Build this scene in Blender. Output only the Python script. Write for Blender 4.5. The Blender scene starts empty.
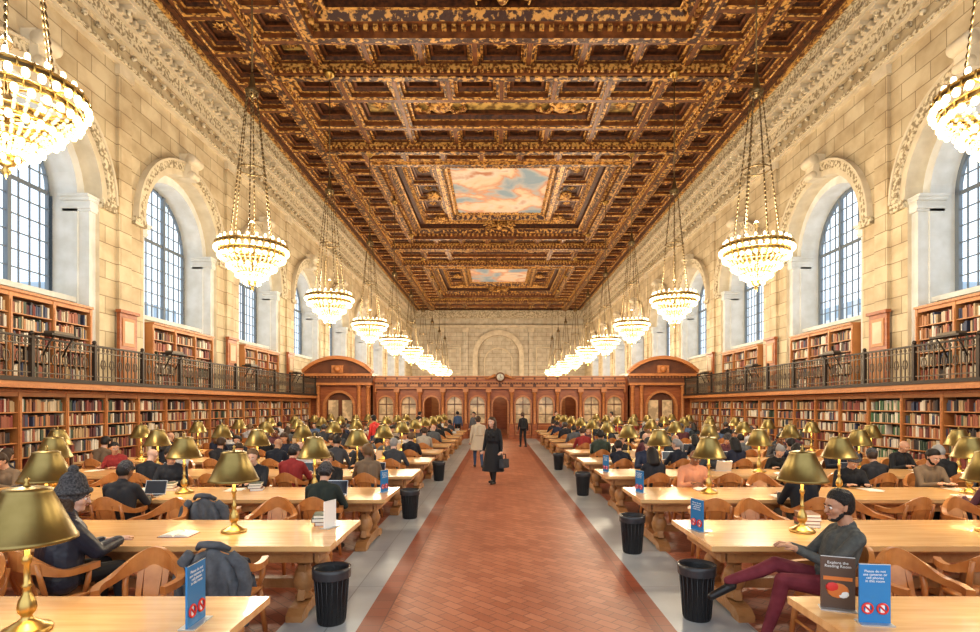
import bpy, math, random
import numpy as np
from mathutils import Vector, Matrix
random.seed(7)
R=random.random
def U(a,b): return a+(b-a)*random.random()
CX=0.2; CAMZ=2.1; F=554.0
# ------------------------------------------------------------------ materials
MATS={}
def nt(name):
    m=bpy.data.materials.new(name); m.use_nodes=True
    n=m.node_tree; b=n.nodes['Principled BSDF']; MATS[name]=m
    return m,n,b
def mat(name,c,rough=.5,metal=0,c2=None,ns=3.0,bump=0,bs=30,emit=None,es=0,det=3,stretch=None,thr=None,coat=0):
    m,n,b=nt(name)
    b.inputs['Base Color'].default_value=(*c,1); b.inputs['Roughness'].default_value=rough; b.inputs['Metallic'].default_value=metal
    if coat: b.inputs['Coat Weight'].default_value=coat
    if c2 or bump:
        tc=n.nodes.new('ShaderNodeTexCoord'); mp=n.nodes.new('ShaderNodeMapping')
        n.links.new(tc.outputs['Object'],mp.inputs[0])
        if stretch: mp.inputs['Scale'].default_value=stretch
    if c2:
        t=n.nodes.new('ShaderNodeTexNoise'); t.inputs['Scale'].default_value=ns; t.inputs['Detail'].default_value=det
        n.links.new(mp.outputs[0],t.inputs['Vector'])
        r=n.nodes.new('ShaderNodeValToRGB'); lo,hi=thr or (.35,.65)
        r.color_ramp.elements[0].position=lo; r.color_ramp.elements[1].position=hi
        r.color_ramp.elements[0].color=(*c,1); r.color_ramp.elements[1].color=(*c2,1)
        n.links.new(t.outputs['Fac'],r.inputs[0]); n.links.new(r.outputs[0],b.inputs['Base Color'])
    if bump:
        t=n.nodes.new('ShaderNodeTexNoise'); t.inputs['Scale'].default_value=bs; t.inputs['Detail'].default_value=3
        n.links.new(mp.outputs[0],t.inputs['Vector'])
        bp=n.nodes.new('ShaderNodeBump'); bp.inputs['Strength'].default_value=bump; bp.inputs['Distance'].default_value=.03
        n.links.new(t.outputs['Fac'],bp.inputs['Height']); n.links.new(bp.outputs[0],b.inputs['Normal'])
    if emit:
        b.inputs['Emission Color'].default_value=(*emit,1); b.inputs['Emission Strength'].default_value=es
        try: m.cycles.emission_sampling='NONE'
        except: pass
    return m
def brickmat(name,c1,c2,mort,w,h,axes,ms=.006,off=.5,rough=.6,rot=0,ns=1.2,nv=.35,bump=.3,dark=(.6,.5,.4)):
    m,n,b=nt(name)
    tc=n.nodes.new('ShaderNodeTexCoord'); sp=n.nodes.new('ShaderNodeSeparateXYZ'); cb=n.nodes.new('ShaderNodeCombineXYZ')
    n.links.new(tc.outputs['Object'],sp.inputs[0])
    n.links.new(sp.outputs[axes[0]],cb.inputs[0]); n.links.new(sp.outputs[axes[1]],cb.inputs[1])
    mp=n.nodes.new('ShaderNodeMapping'); mp.inputs['Rotation'].default_value[2]=rot
    n.links.new(cb.outputs[0],mp.inputs[0])
    t=n.nodes.new('ShaderNodeTexBrick'); t.offset=off
    t.inputs['Scale'].default_value=1; t.inputs['Brick Width'].default_value=w; t.inputs['Row Height'].default_value=h
    t.inputs['Mortar Size'].default_value=ms; t.inputs['Color1'].default_value=(*c1,1); t.inputs['Color2'].default_value=(*c2,1); t.inputs['Mortar'].default_value=(*mort,1)
    n.links.new(mp.outputs[0],t.inputs['Vector'])
    z=n.nodes.new('ShaderNodeTexNoise'); z.inputs['Scale'].default_value=ns; z.inputs['Detail'].default_value=6
    n.links.new(mp.outputs[0],z.inputs['Vector'])
    r=n.nodes.new('ShaderNodeValToRGB'); r.color_ramp.elements[0].position=.35; r.color_ramp.elements[1].position=.62
    r.color_ramp.elements[0].color=(*dark,1); r.color_ramp.elements[1].color=(1,1,1,1)
    n.links.new(z.outputs['Fac'],r.inputs[0])
    mx=n.nodes.new('ShaderNodeMix'); mx.data_type='RGBA'; mx.blend_type='MULTIPLY'; mx.inputs[0].default_value=nv
    n.links.new(t.outputs['Color'],mx.inputs[6]); n.links.new(r.outputs[0],mx.inputs[7])
    n.links.new(mx.outputs[2],b.inputs['Base Color']); b.inputs['Roughness'].default_value=rough
    bp=n.nodes.new('ShaderNodeBump'); bp.inputs['Strength'].default_value=bump; bp.inputs['Distance'].default_value=.01; bp.invert=True
    n.links.new(t.outputs['Fac'],bp.inputs['Height']); n.links.new(bp.outputs[0],b.inputs['Normal'])
    return m
brickmat('stone_side',(.68,.585,.40),(.54,.45,.29),(.30,.235,.14),1.15,.55,(1,2),ms=.014,nv=.6,bump=.4)
brickmat('stone_back',(.55,.50,.39),(.62,.56,.44),(.30,.26,.18),1.3,.6,(0,2),ms=.02,nv=.5,bump=.4)
mat('stone_plain',(.68,.60,.45),.7,c2=(.57,.49,.35),ns=2,bump=.1)
mat('stone_daylit',(.72,.73,.71),.7,c2=(.62,.62,.58),ns=2,bump=.1)  # whiter, cooler stone: window daylight on jambs and sills put into the colour
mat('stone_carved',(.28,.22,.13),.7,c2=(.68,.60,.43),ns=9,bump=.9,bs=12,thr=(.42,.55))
brickmat('terracotta',(.40,.130,.066),(.52,.205,.115),(.24,.09,.055),.24,.12,(0,1),ms=.0055,rough=.40,rot=math.radians(45),ns=.9,nv=.55,bump=.3,dark=(.66,.55,.52))
brickmat('terracotta_band',(.30,.078,.040),(.37,.105,.055),(.18,.07,.045),.22,.22,(0,1),ms=.005,off=0,rough=.40)
brickmat('marble_floor',(.50,.53,.55),(.43,.46,.49),(.28,.29,.31),.8,1.6,(0,1),ms=.006,off=0,rough=.34,ns=1.6,nv=.5,dark=(.7,.7,.72))
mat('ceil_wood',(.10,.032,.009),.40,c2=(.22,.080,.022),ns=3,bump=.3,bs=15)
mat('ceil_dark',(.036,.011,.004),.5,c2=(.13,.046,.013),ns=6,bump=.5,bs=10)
mat('ceil_carved',(.055,.017,.006),.4,c2=(.60,.33,.085),ns=5,bump=1,bs=9,thr=(.50,.58),det=4)
mat('ceil_gold',(.19,.07,.016),.34,c2=(.80,.48,.14),ns=7,bump=.8,bs=14,metal=.25,thr=(.42,.56))
mat('ceil_relief',(.20,.12,.035),.5,c2=(.62,.44,.14),ns=2.2,bump=1,bs=4,thr=(.45,.58))
m,n,b=nt('ceiling_mural')
tc=n.nodes.new('ShaderNodeTexCoord'); t=n.nodes.new('ShaderNodeTexNoise'); t.inputs['Scale'].default_value=.40; t.inputs['Detail'].default_value=8; t.inputs['Distortion'].default_value=.4
n.links.new(tc.outputs['Object'],t.inputs['Vector']); r=n.nodes.new('ShaderNodeValToRGB'); e=r.color_ramp.elements
e[0].position=.36; e[0].color=(.30,.42,.52,1); e[1].position=.70; e[1].color=(.55,.26,.14,1)
for p,c in ((.44,(.50,.53,.54,1)),(.50,(.68,.38,.24,1)),(.55,(.82,.64,.46,1)),(.62,(.76,.70,.60,1))):
    k=e.new(p); k.color=c
n.links.new(t.outputs['Fac'],r.inputs[0]); n.links.new(r.outputs[0],b.inputs['Base Color']); b.inputs['Roughness'].default_value=.7
mat('oak',(.40,.15,.045),.38,c2=(.52,.22,.075),ns=2,bump=.05,stretch=(1,8,8))
mat('oak_red',(.26,.072,.020),.4,c2=(.38,.12,.036),ns=2,stretch=(1,1,5))
mat('oak_red_dark',(.10,.032,.011),.45,c2=(.16,.052,.016),ns=2)
mat('shelf_wood',(.42,.17,.05),.45,c2=(.52,.23,.075),ns=2)
mat('shelf_back',(.10,.045,.02),.6)
mat('table_top',(.68,.39,.155),.25,c2=(.78,.49,.22),ns=1.5,stretch=(1,10,1),coat=.25)
mat('table_wood',(.38,.17,.055),.38,c2=(.52,.26,.10),ns=5,bump=.3,bs=20)
mat('chair_wood',(.46,.17,.045),.3,c2=(.60,.26,.08),ns=6,coat=.3)
mat('brass',(.62,.44,.16),.3,1,c2=(.42,.28,.09),ns=4)
mat('brass_shade',(.32,.24,.095),.36,.9,c2=(.25,.185,.065),ns=5)
mat('brass_dark',(.16,.11,.05),.4,.8)
mat('shade_inner',(.95,.85,.6),.5,emit=(1,.8,.45),es=1.6)
mat('bulb',(1,.9,.7),.3,emit=(1,.82,.48),es=4.5)
mat('crystal_glow',(.80,.68,.42),.15,emit=(1,.80,.46),es=.9)  # beads emit faintly, standing in for bulb light caught in the glass
mat('iron',(.05,.037,.028),.5,.5)
mat('iron_bronze',(.13,.10,.07),.5,.4)
mat('window_frame',(.17,.20,.23),.5)
mat('white_page',(.82,.80,.74),.6)
mat('plastic_black',(.02,.02,.022),.4,bump=.3,bs=60)
mat('bag_liner',(.05,.05,.055),.25)
mat('laptop_silver',(.55,.56,.58),.3,.7)
mat('screen_dark',(.03,.035,.05),.15)
mat('sign_blue',(.03,.22,.50),.35)
mat('sign_dark',(.13,.075,.05),.35)
mat('sign_orange',(.72,.22,.05),.4)
mat('sign_red',(.75,.05,.04),.4)
mat('sign_white',(.9,.9,.88),.4)
mat('clock_face',(.6,.58,.5),.4)
mat('partition_glass_glow',(.22,.15,.09),.12,c2=(.55,.40,.24),ns=2.3,emit=(1,.66,.32),es=.22,thr=(.42,.58))  # panes glow and mix tan patches to imitate warm light from inside
mat('eye_white',(.85,.83,.8),.3); mat('eye_dark',(.03,.02,.015),.2); mat('lip',(.50,.18,.14),.5)
mat('jacket_dark',(.035,.038,.045),.75,c2=(.06,.065,.08),ns=12,bump=.4,bs=14)
mat('jacket_grey',(.075,.082,.095),.8,c2=(.12,.13,.15),ns=12,bump=.4,bs=14)
mat('puffer_navy',(.018,.022,.038),.40,c2=(.03,.036,.055),ns=5,bump=.5,bs=9)
mat('knit_hat',(.03,.03,.035),.9,c2=(.13,.125,.13),ns=60,bump=.4,bs=120)
mat('sweater_grey',(.065,.07,.07),.85,c2=(.10,.105,.10),ns=20,bump=.3,bs=30)
mat('trousers_maroon',(.15,.018,.03),.8,c2=(.20,.03,.045),ns=10)
mat('hair_black',(.012,.009,.008),.55,bump=.7,bs=60)
mat('hair_brown',(.07,.035,.017),.55,bump=.7,bs=60)
mat('skin_tan',(.50,.27,.17),.5); mat('skin_light',(.68,.42,.31),.5)
mat('coat_black',(.012,.012,.015),.7); mat('coat_cream',(.55,.46,.34),.8); mat('shoe_black',(.015,.012,.012),.35)
mat('denim',(.05,.09,.18),.8)
def rampmat(name,cols,rough):
    m,n,b=nt(name); oi=n.nodes.new('ShaderNodeObjectInfo'); r=n.nodes.new('ShaderNodeValToRGB'); r.color_ramp.interpolation='CONSTANT'
    e=r.color_ramp.elements
    e[0].color=(*cols[0],1); e[1].position=1/len(cols); e[1].color=(*cols[1],1)
    for i,c in enumerate(cols[2:],2):
        k=e.new(i/len(cols)); k.color=(*c,1)
    n.links.new(oi.outputs['Random'],r.inputs[0]); n.links.new(r.outputs[0],b.inputs['Base Color']); b.inputs['Roughness'].default_value=rough
rampmat('skin',[(.66,.40,.29),(.58,.33,.22),(.25,.12,.07),(.70,.45,.34),(.50,.28,.17),(.62,.37,.26)],.5)
rampmat('hair',[(.015,.010,.008),(.06,.03,.015),(.02,.015,.012),(.16,.09,.04),(.30,.29,.28),(.012,.01,.01),(.05,.025,.012)],.6)
rampmat('pants',[(.02,.025,.04),(.015,.015,.018),(.05,.08,.15),(.10,.09,.07),(.02,.02,.022)],.8)
m,n,b=nt('cloth'); oi=n.nodes.new('ShaderNodeObjectInfo'); n.links.new(oi.outputs['Color'],b.inputs['Base Color']); b.inputs['Roughness'].default_value=.8
BOOKC=[(.24,.055,.04),(.32,.11,.06),(.09,.045,.028),(.44,.31,.17),(.55,.47,.34),(.06,.09,.06),(.05,.06,.11),(.20,.10,.055),(.42,.20,.09),(.68,.63,.53),(.11,.03,.03),(.04,.03,.03)]
for i,c in enumerate(BOOKC): mat('book_%d'%i,c,.55)
mat('book_green',(.09,.18,.09),.55)
m=bpy.data.materials.new('window_pane'); m.use_nodes=True; MATS['window_pane']=m; n=m.node_tree; n.nodes.clear()
o=n.nodes.new('ShaderNodeOutputMaterial'); mx=n.nodes.new('ShaderNodeMixShader'); tr=n.nodes.new('ShaderNodeBsdfTransparent'); gl=n.nodes.new('ShaderNodeBsdfGlossy')
gl.inputs['Roughness'].default_value=.1; mx.inputs[0].default_value=.06; tr.inputs[0].default_value=(.93,.97,1,1)
n.links.new(tr.outputs[0],mx.inputs[1]); n.links.new(gl.outputs[0],mx.inputs[2]); n.links.new(mx.outputs[0],o.inputs[0])
# ------------------------------------------------------------------ mesh builder
class MB:
    def __init__(s): s.v=[];s.f=[];s.m=[];s.s=[];s.ml=[];s.M=None
    def mi(s,n):
        if n not in s.ml: s.ml.append(n)
        return s.ml.index(n)
    def add(s,vs,fs,mt,sm=False):
        b=len(s.v)
        s.v.extend([tuple(p) for p in vs]); i=s.mi(mt)
        for f in fs: s.f.append([b+k for k in f]); s.m.append(i); s.s.append(sm)
    def quad(s,a,b,c,d,mt): s.add([a,b,c,d],[(0,1,2,3)],mt)
    def box(s,x0,x1,y0,y1,z0,z1,mt):
        s.add([(x0,y0,z0),(x1,y0,z0),(x1,y1,z0),(x0,y1,z0),(x0,y0,z1),(x1,y0,z1),(x1,y1,z1),(x0,y1,z1)],
              [(0,3,2,1),(4,5,6,7),(0,1,5,4),(1,2,6,5),(2,3,7,6),(3,0,4,7)],mt)
    def lathe(s,prof,c,mt,n=16,sm=True,sx=1,sy=1,ax='z',caps=True):
        vs=[];fs=[]
        for r,z in prof:
            for i in range(n):
                a=2*math.pi*i/n; x=r*math.cos(a)*sx; y=r*math.sin(a)*sy
                p=(x,y,z) if ax=='z' else ((x,z,y) if ax=='y' else (z,x,y))
                vs.append((c[0]+p[0],c[1]+p[1],c[2]+p[2]))
        for k in range(len(prof)-1):
            for i in range(n):
                j=(i+1)%n; fs.append((k*n+i,k*n+j,(k+1)*n+j,(k+1)*n+i))
        if caps:
            if prof[0][0]>.0001: fs.append(tuple(range(n))[::-1])
            if prof[-1][0]>.0001: fs.append(tuple((len(prof)-1)*n+i for i in range(n)))
        s.add(vs,fs,mt,sm)
    def tube(s,pts,rad,mt,n=6,sm=True,closed=False,fl=1.0):
        pts=[Vector(p) for p in pts]; N=len(pts)
        if not hasattr(rad,'__len__'): rad=[rad]*N
        vs=[];fs=[];up=None
        for k,p in enumerate(pts):
            if closed: t=(pts[(k+1)%N]-pts[k-1])
            else: t=pts[min(k+1,N-1)]-pts[max(k-1,0)]
            t.normalize()
            if up is None: up=Vector((0,0,1)) if abs(t.z)<.9 else Vector((0,1,0))
            a=t.cross(up)
            if a.length<1e-4: a=t.orthogonal()
            a.normalize(); b=a.cross(t); b.normalize()
            up=b
            for i in range(n):
                an=2*math.pi*(i+.5)/n; vs.append(p+a*math.cos(an)*rad[k]*fl+b*math.sin(an)*rad[k])
        for k in range(N if closed else N-1):
            for i in range(n):
                j=(i+1)%n; k2=(k+1)%N; fs.append((k*n+i,k*n+j,k2*n+j,k2*n+i))
        if not closed: fs.append(tuple(range(n))[::-1]); fs.append(tuple((N-1)*n+i for i in range(n)))
        s.add(vs,fs,mt,sm)
    def ball(s,c,r,mt,n=8,k=5,sc=(1,1,1)):
        vs=[];fs=[]
        for a in range(k+1):
            th=math.pi*a/k
            for i in range(n):
                ph=2*math.pi*i/n; vs.append((c[0]+r*sc[0]*math.sin(th)*math.cos(ph),c[1]+r*sc[1]*math.sin(th)*math.sin(ph),c[2]+r*sc[2]*math.cos(th)))
        for a in range(k):
            for i in range(n):
                j=(i+1)%n; fs.append((a*n+i,a*n+j,(a+1)*n+j,(a+1)*n+i))
        s.add(vs,fs,mt,True)
    def poly(s,pts2,P,d0,d1,mt):
        n=len(pts2); vs=[P(u,z,d0) for u,z in pts2]+[P(u,z,d1) for u,z in pts2]
        fs=[tuple(range(n)),tuple(range(n,2*n))[::-1]]+[(i,(i+1)%n,n+(i+1)%n,n+i) for i in range(n)]
        s.add(vs,fs,mt)
    def mesh(s,name):
        me=bpy.data.meshes.new(name); me.from_pydata(s.v,[],s.f)
        for k in s.ml: me.materials.append(MATS[k])
        me.polygons.foreach_set('material_index',s.m); me.polygons.foreach_set('use_smooth',s.s); me.update()
        return me
    def obj(s,name,loc=(0,0,0),rz=0):
        return inst(s.mesh(name),name,loc,rz)
COL=bpy.context.scene.collection
def inst(me,name,loc=(0,0,0),rz=0,sc=1,color=None):
    o=bpy.data.objects.new(name,me); o.location=loc; o.rotation_euler=(0,0,rz)
    if sc!=1: o.scale=(sc,sc,sc)
    if color: o.color=(*color,1)
    COL.objects.link(o); return o
def arch_pts(uc,r,zs,n=20): return [(uc-r*math.cos(math.pi*i/n),zs+r*math.sin(math.pi*i/n)) for i in range(n+1)]
def arch_face(mb,P,u0,u1,z0,z1,uc,r,zs,zb,mt,d=0,n=20):
    q=lambda a,b,c,e: mb.quad(P(a,c,d),P(b,c,d),P(b,e,d),P(a,e,d),mt)
    if u0<uc-r: q(u0,uc-r,z0,z1)
    if u1>uc+r: q(uc+r,u1,z0,z1)
    if zb>z0: q(uc-r,uc+r,z0,zb)
    A=arch_pts(uc,r,zs,n)
    for a,b in zip(A,A[1:]): mb.quad(P(a[0],a[1],d),P(b[0],b[1],d),P(b[0],z1,d),P(a[0],z1,d),mt)
def arch_reveal(mb,P,uc,r,zs,zb,d0,d1,mt,n=20):
    A=[(uc-r,zb)]+arch_pts(uc,r,zs,n)+[(uc+r,zb)]
    for a,b in zip(A,A[1:]): mb.quad(P(*a,d0),P(*b,d0),P(*b,d1),P(*a,d1),mt)
def arch_band(mb,P,uc,r0,r1,zs,zb,d0,d1,mt,n=20):
    A=[(uc-r0,zb)]+arch_pts(uc,r0,zs,n)+[(uc+r0,zb)]; B=[(uc-r1,zb)]+arch_pts(uc,r1,zs,n)+[(uc+r1,zb)]
    for i in range(len(A)-1):
        mb.quad(P(*A[i],d1),P(*A[i+1],d1),P(*B[i+1],d1),P(*B[i],d1),mt)
        mb.quad(P(*A[i],d0),P(*A[i+1],d0),P(*A[i+1],d1),P(*A[i],d1),mt)
        mb.quad(P(*B[i],d0),P(*B[i+1],d0),P(*B[i+1],d1),P(*B[i],d1),mt)
Y0=-3.25; Y1=80.0
BAYS=[14.5+7.1*k for k in range(-2,9)]
# ------------------------------------------------------------------ floor
mb=MB(); T0,T1=-1.31,1.67; B0,B1=-2.05,2.42; YE=80
def strip(a,b,mt,z=0): mb.quad((a,Y0,z),(b,Y0,z),(b,YE,z),(a,YE,z),mt)
strip(-14.2,B0,'terracotta'); strip(B0,T0,'marble_floor'); strip(T0,T0+.22,'terracotta_band'); strip(T0+.22,T1-.22,'terracotta'); strip(T1-.22,T1,'terracotta_band'); strip(T1,B1,'marble_floor'); strip(B1,14.6,'terracotta')
mb.obj('floor')
# ------------------------------------------------------------------ side walls
for s,nm in ((-1,'left'),(1,'right')):
    X=CX+s*12.4
    P=lambda u,z,d,X=X,s=s:(X+s*d,u,z)
    mb=MB(); tr=MB()
    for yc in BAYS:
        u0,u1=yc-3.55,yc+3.55
        arch_face(mb,P,u0,u1,0,15.9,yc,2.5,8.4,2.6,'stone_side')
        arch_reveal(mb,P,yc,2.5,8.4,2.6,0,.45,'stone_plain')
        A=[(yc-2.5,2.6)]+arch_pts(yc,2.5,8.4)+[(yc+2.5,2.6)]; B=[(yc-2.2,2.6)]+arch_pts(yc,2.2,8.4)+[(yc+2.2,2.6)]
        for i in range(len(A)-1): mb.quad(P(*A[i],.45),P(*A[i+1],.45),P(*B[i+1],.45),P(*B[i],.45),'stone_daylit')
        arch_reveal(mb,P,yc,2.2,8.4,2.6,.45,1.3,'stone_daylit')
        mb.quad(P(yc-2.5,2.6,0),P(yc+2.5,2.6,0),P(yc+2.5,2.6,1.3),P(yc-2.5,2.6,1.3),'stone_plain')
        mb.box(*sorted((X+s*.6,X+s*1.3)),yc-2.2,yc+2.2,2.6,5.2,'stone_side')
        mb.box(*sorted((X+s*.5,X+s*1.3)),yc-2.2,yc+2.2,5.2,5.35,'stone_daylit')
        arch_band(mb,P,yc,2.5,2.72,8.4,8.4,0,-.10,'stone_plain'); arch_band(mb,P,yc,2.72,2.98,8.4,8.4,0,-.18,'stone_carved')
        arch_band(mb,P,yc,2.98,3.06,8.4,8.4,0,-.22,'stone_plain')
        mb.poly([(yc-.22,10.85),(yc+.22,10.85),(yc+.34,11.75),(yc-.34,11.75)],P,.1,-.42,'stone_plain')
        mb.lathe([(.17,-.34),(.2,-.3),(.2,.3),(.17,.34)],(X-s*.42,yc,11.55),'stone_plain',12,ax='y')
        mb.lathe([(.12,-.26),(.14,-.22),(.14,.22),(.12,.26)],(X-s*.38,yc,11.0),'stone_plain',12,ax='y')
        for e in (-1,1):
            mb.box(*sorted((X+s*.12,X+s*.60)),*sorted((yc+e*2.5,yc+e*2.24)),2.6,8.0,'stone_daylit')
            for (zz,zt,w) in ((7.95,8.02,.30),(8.02,8.1,.36),(8.1,8.25,.32),(8.25,8.34,.42),(8.34,8.42,.5)):
                mb.box(*sorted((X+s*(.14-w*.3),X+s*.9)),*sorted((yc+e*2.54,yc+e*(2.5-w))),zz,zt,'stone_daylit')
            mb.box(*sorted((X-s*.14,X)),*sorted((yc+e*2.5,yc+e*3.1)),8.16,8.42,'stone_carved')
    mb.box(*sorted((X,X+s*.3)),74.85,Y1,0,15.9,'stone_side')
    for yc in BAYS[:-1]:
        yp=yc+3.55
        mb.box(*sorted((X-s*.10,X)),yp-.30,yp+.30,2.75,13.0,'stone_side')
        mb.box(*sorted((X-s*.16,X)),yp-.36,yp+.36,12.7,13.0,'stone_plain')
    mb.obj('wall_'+nm)
    def band(z0,z1,d,mt): tr.box(*sorted((X-s*d,X-s*.002)),Y0,Y1,z0,z1,mt)
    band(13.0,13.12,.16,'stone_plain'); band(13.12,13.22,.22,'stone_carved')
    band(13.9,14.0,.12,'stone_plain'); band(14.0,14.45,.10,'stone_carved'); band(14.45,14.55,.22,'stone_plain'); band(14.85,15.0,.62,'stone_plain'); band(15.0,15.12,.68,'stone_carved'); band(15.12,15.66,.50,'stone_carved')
    y=Y0
    while y<Y1-.2:
        tr.box(*sorted((X-s*.34,X)),y,y+.16,14.55,14.72,'stone_plain'); y+=.32
    y=Y0
    while y<Y1-.3:
        tr.box(*sorted((X-s*.58,X)),y,y+.24,14.70,14.85,'stone_plain'); tr.ball((X-s*.42,y+.12,14.66),.11,'stone_carved',6,4); y+=.72
    y=Y0+.2
    while y<Y1-.2:
        tr.ball((X-s*.14,y,13.60),.11,'stone_carved',5,3); y+=.55
    tr.obj('trim_1' if s<0 else 'trim_2')
    for yc in BAYS[:5]:
        yp=yc+3.55; d=MB()
        d.box(*sorted((X-s*.20,X-s*.10)),yp-.42,yp+.42,2.75,5.05,'oak_red')
        d.box(*sorted((X-s*.22,X-s*.20)),yp-.30,yp+.30,4.0,4.9,'shelf_wood')
        d.box(*sorted((X-s*.23,X-s*.22)),yp-.22,yp+.22,4.1,4.8,'stone_plain' )
        d.box(*sorted((X-s*.22,X-s*.20)),yp-.30,yp+.30,2.85,3.85,'shelf_wood')
        d.box(*sorted((X-s*.27,X-s*.10)),yp-.48,yp+.48,5.05,5.15,'oak_red')
        d.obj('door_%d'%(BAYS.index(yc)+1+(5 if s>0 else 0)))
# windows
W=MB(); r=2.2
def WP(u,z,d): return (d,u,z)
arch_band(W,WP,0,r-.14,r+.0,3.1,0,.06,-.06,'window_frame')
W.box(-.06,.06,-r,r,0,.14,'window_frame')
def htop(u,rr=r-.05): return 3.1+math.sqrt(max(rr*rr-u*u,0))
for u in (-.72,.72): W.box(-.07,.07,u-.06,u+.06,0,htop(u),'window_frame')
for u in (-1.8,-1.45,-1.08,-.36,0,.36,1.08,1.45,1.8): W.box(-.02,.02,u-.016,u+.016,0,htop(u),'window_frame')
z=.14
while z<5.1:
    w=r-.05 if z<3.1 else math.sqrt((r-.05)**2-(z-3.1)**2); t=.06 if abs(z-3.1)<.3 else .016
    W.box(-.02,.02,-w,w,z-t,z+t,'window_frame'); z+=.496
A=[(-r,0)]+arch_pts(0,r,3.1)+[(r,0)]
W.add([(0,a,b) for a,b in A],[tuple(range(len(A)))],'window_pane')
wm=W.mesh('window'); k=1
for s in (-1,1):
    for yc in BAYS:
        inst(wm,'window_%d'%k,(CX+s*13.66,yc,5.32)); k+=1
mb=MB()
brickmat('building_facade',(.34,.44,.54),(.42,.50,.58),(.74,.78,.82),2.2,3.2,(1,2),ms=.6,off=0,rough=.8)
for s in (-1,1):
    for (a,b,h,dx) in ((10,27,11,40),(30,44,8,42),(58,76,15,44),(82,110,10,42)):
        mb.box(*sorted((s*dx,s*(dx+12))),a,b,-5,h,'building_facade')
mb.obj('neighboring_building')
# ------------------------------------------------------------------ back wall
mb=MB(); PB=lambda u,z,d:(CX+u,Y1-d,z)
arch_face(mb,PB,-12.4,12.4,0,15.9,0,3.0,9.2,0,'stone_back'); arch_reveal(mb,PB,0,3.0,9.2,0,0,-.6,'stone_plain')
mb.quad(PB(-3.1,0,-.6),PB(3.1,0,-.6),PB(3.1,12.6,-.6),PB(-3.1,12.6,-.6),'stone_back')
arch_band(mb,PB,0,3.0,3.7,9.2,0,0,.3,'stone_plain')
arch_band(mb,PB,0,1.9,2.1,8.4,0,-.6,-.4,'stone_plain')
for u in (-12.1,-8.3,-4.7,4.7,8.3,12.1): mb.box(CX+u-.35,CX+u+.35,Y1-.3,Y1,0,13.2,'stone_back'); mb.box(CX+u-.45,CX+u+.45,Y1-.4,Y1,12.6,13.2,'stone_plain')
mb.box(CX-12.4,CX+12.4,Y1-.3,Y1,13.2,13.6,'stone_plain'); mb.box(CX-12.4,CX+12.4,Y1-.6,Y1,14.6,15.66,'stone_carved')
for u in (-6.5,6.5):
    mb.box(CX+u-1.1,CX+u+1.1,Y1-.15,Y1,6.5,10.5,'stone_plain'); mb.box(CX+u-.9,CX+u+.9,Y1-.2,Y1,6.7,10.3,'stone_back')
mb.obj('wall_back')
# ------------------------------------------------------------------ ceiling
C=MB()
def ring(r,z,ins,mt):
    x0,x1,y0,y1=r; a=(x0+ins,x1-ins,y0+ins,y1-ins); o=[(x0,y0),(x1,y0),(x1,y1),(x0,y1)]; i=[(a[0],a[2]),(a[1],a[2]),(a[1],a[3]),(a[0],a[3])]
    for k in range(4):
        j=(k+1)%4; C.quad((*o[k],z),(*o[j],z),(*i[j],z),(*i[k],z),mt)
    return a
def riser(r,z,dz,mt,fl=0):
    x0,x1,y0,y1=r; o=[(x0,y0),(x1,y0),(x1,y1),(x0,y1)]; i=[(x0+fl,y0+fl),(x1-fl,y0+fl),(x1-fl,y1-fl),(x0+fl,y1-fl)]
    for k in range(4):
        j=(k+1)%4; C.quad((*o[k],z),(*o[j],z),(*i[j],z+dz),(*i[k],z+dz),mt)
    return (x0+fl,x1-fl,y0+fl,y1-fl)
def fill(r,z,mt): C.quad((r[0],r[2],z),(r[1],r[2],z),(r[1],r[3],z),(r[0],r[3],z),mt)
def stack(r,z,steps):
    for ins,m1,rise,m2,fl in steps:
        if ins: r=ring(r,z,ins,m1)
        if rise: r=riser(r,z,rise,m2,fl); z+=rise
    return r,z
def dent(r,z,pitch,sz,mt):
    x0,x1,y0,y1=r
    x=x0+pitch/2
    while x<x1:
        C.box(x-sz/2,x+sz/2,y1-sz,y1,z-sz,z,mt); C.box(x-sz/2,x+sz/2,y0,y0+sz,z-sz,z,mt); x+=pitch
    y=y0+pitch/2
    while y<y1:
        C.box(x0,x0+sz,y-sz/2,y+sz/2,z-sz,z,mt); C.box(x1-sz,x1,y-sz/2,y+sz/2,z-sz,z,mt); y+=pitch
def rosette(x,y,z,r,mt='ceil_gold'):
    vs=[(x,y,z-.35*r)];fs=[]
    for i in range(16):
        a=math.pi*i/8; q=r if i%2==0 else .62*r; vs.append((x+.45*q*math.cos(a),y+.45*q*math.sin(a),z-.28*r)); 
    for i in range(16):
        a=math.pi*i/8; q=r if i%2==0 else .62*r; vs.append((x+q*math.cos(a),y+q*math.sin(a),z-.03))
    for i in range(16):
        j=(i+1)%16; fs+= [(0,1+i,1+j),(1+i,17+i,17+j,1+j)]
    C.add(vs,fs,mt,False); C.ball((x,y,z-.35*r),.2*r,mt,6,4)
def relief(x,y,z,w,l,mt='ceil_gold',k=1.0):
    C.ball((x,y,z),.35*min(w,l),mt,8,5,(1,1,.5))
    for sx in (-1,1):
        for sy in (-1,1):
            pts=[]
            for t in range(9):
                a=t/8; pts.append((x+sx*(.12*w+a*.30*w+.06*w*math.sin(a*9)),y+sy*(.05*l+.28*l*math.sin(a*3.1)),z-.05))
            C.tube(pts,[.09*k*(1-.6*i/8)+.02 for i in range(9)],mt,5)
            C.ball((x+sx*.42*w,y+sy*.2*l,z),.1*min(w,l)+.04,mt,6,4,(1,1,.6))
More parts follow.
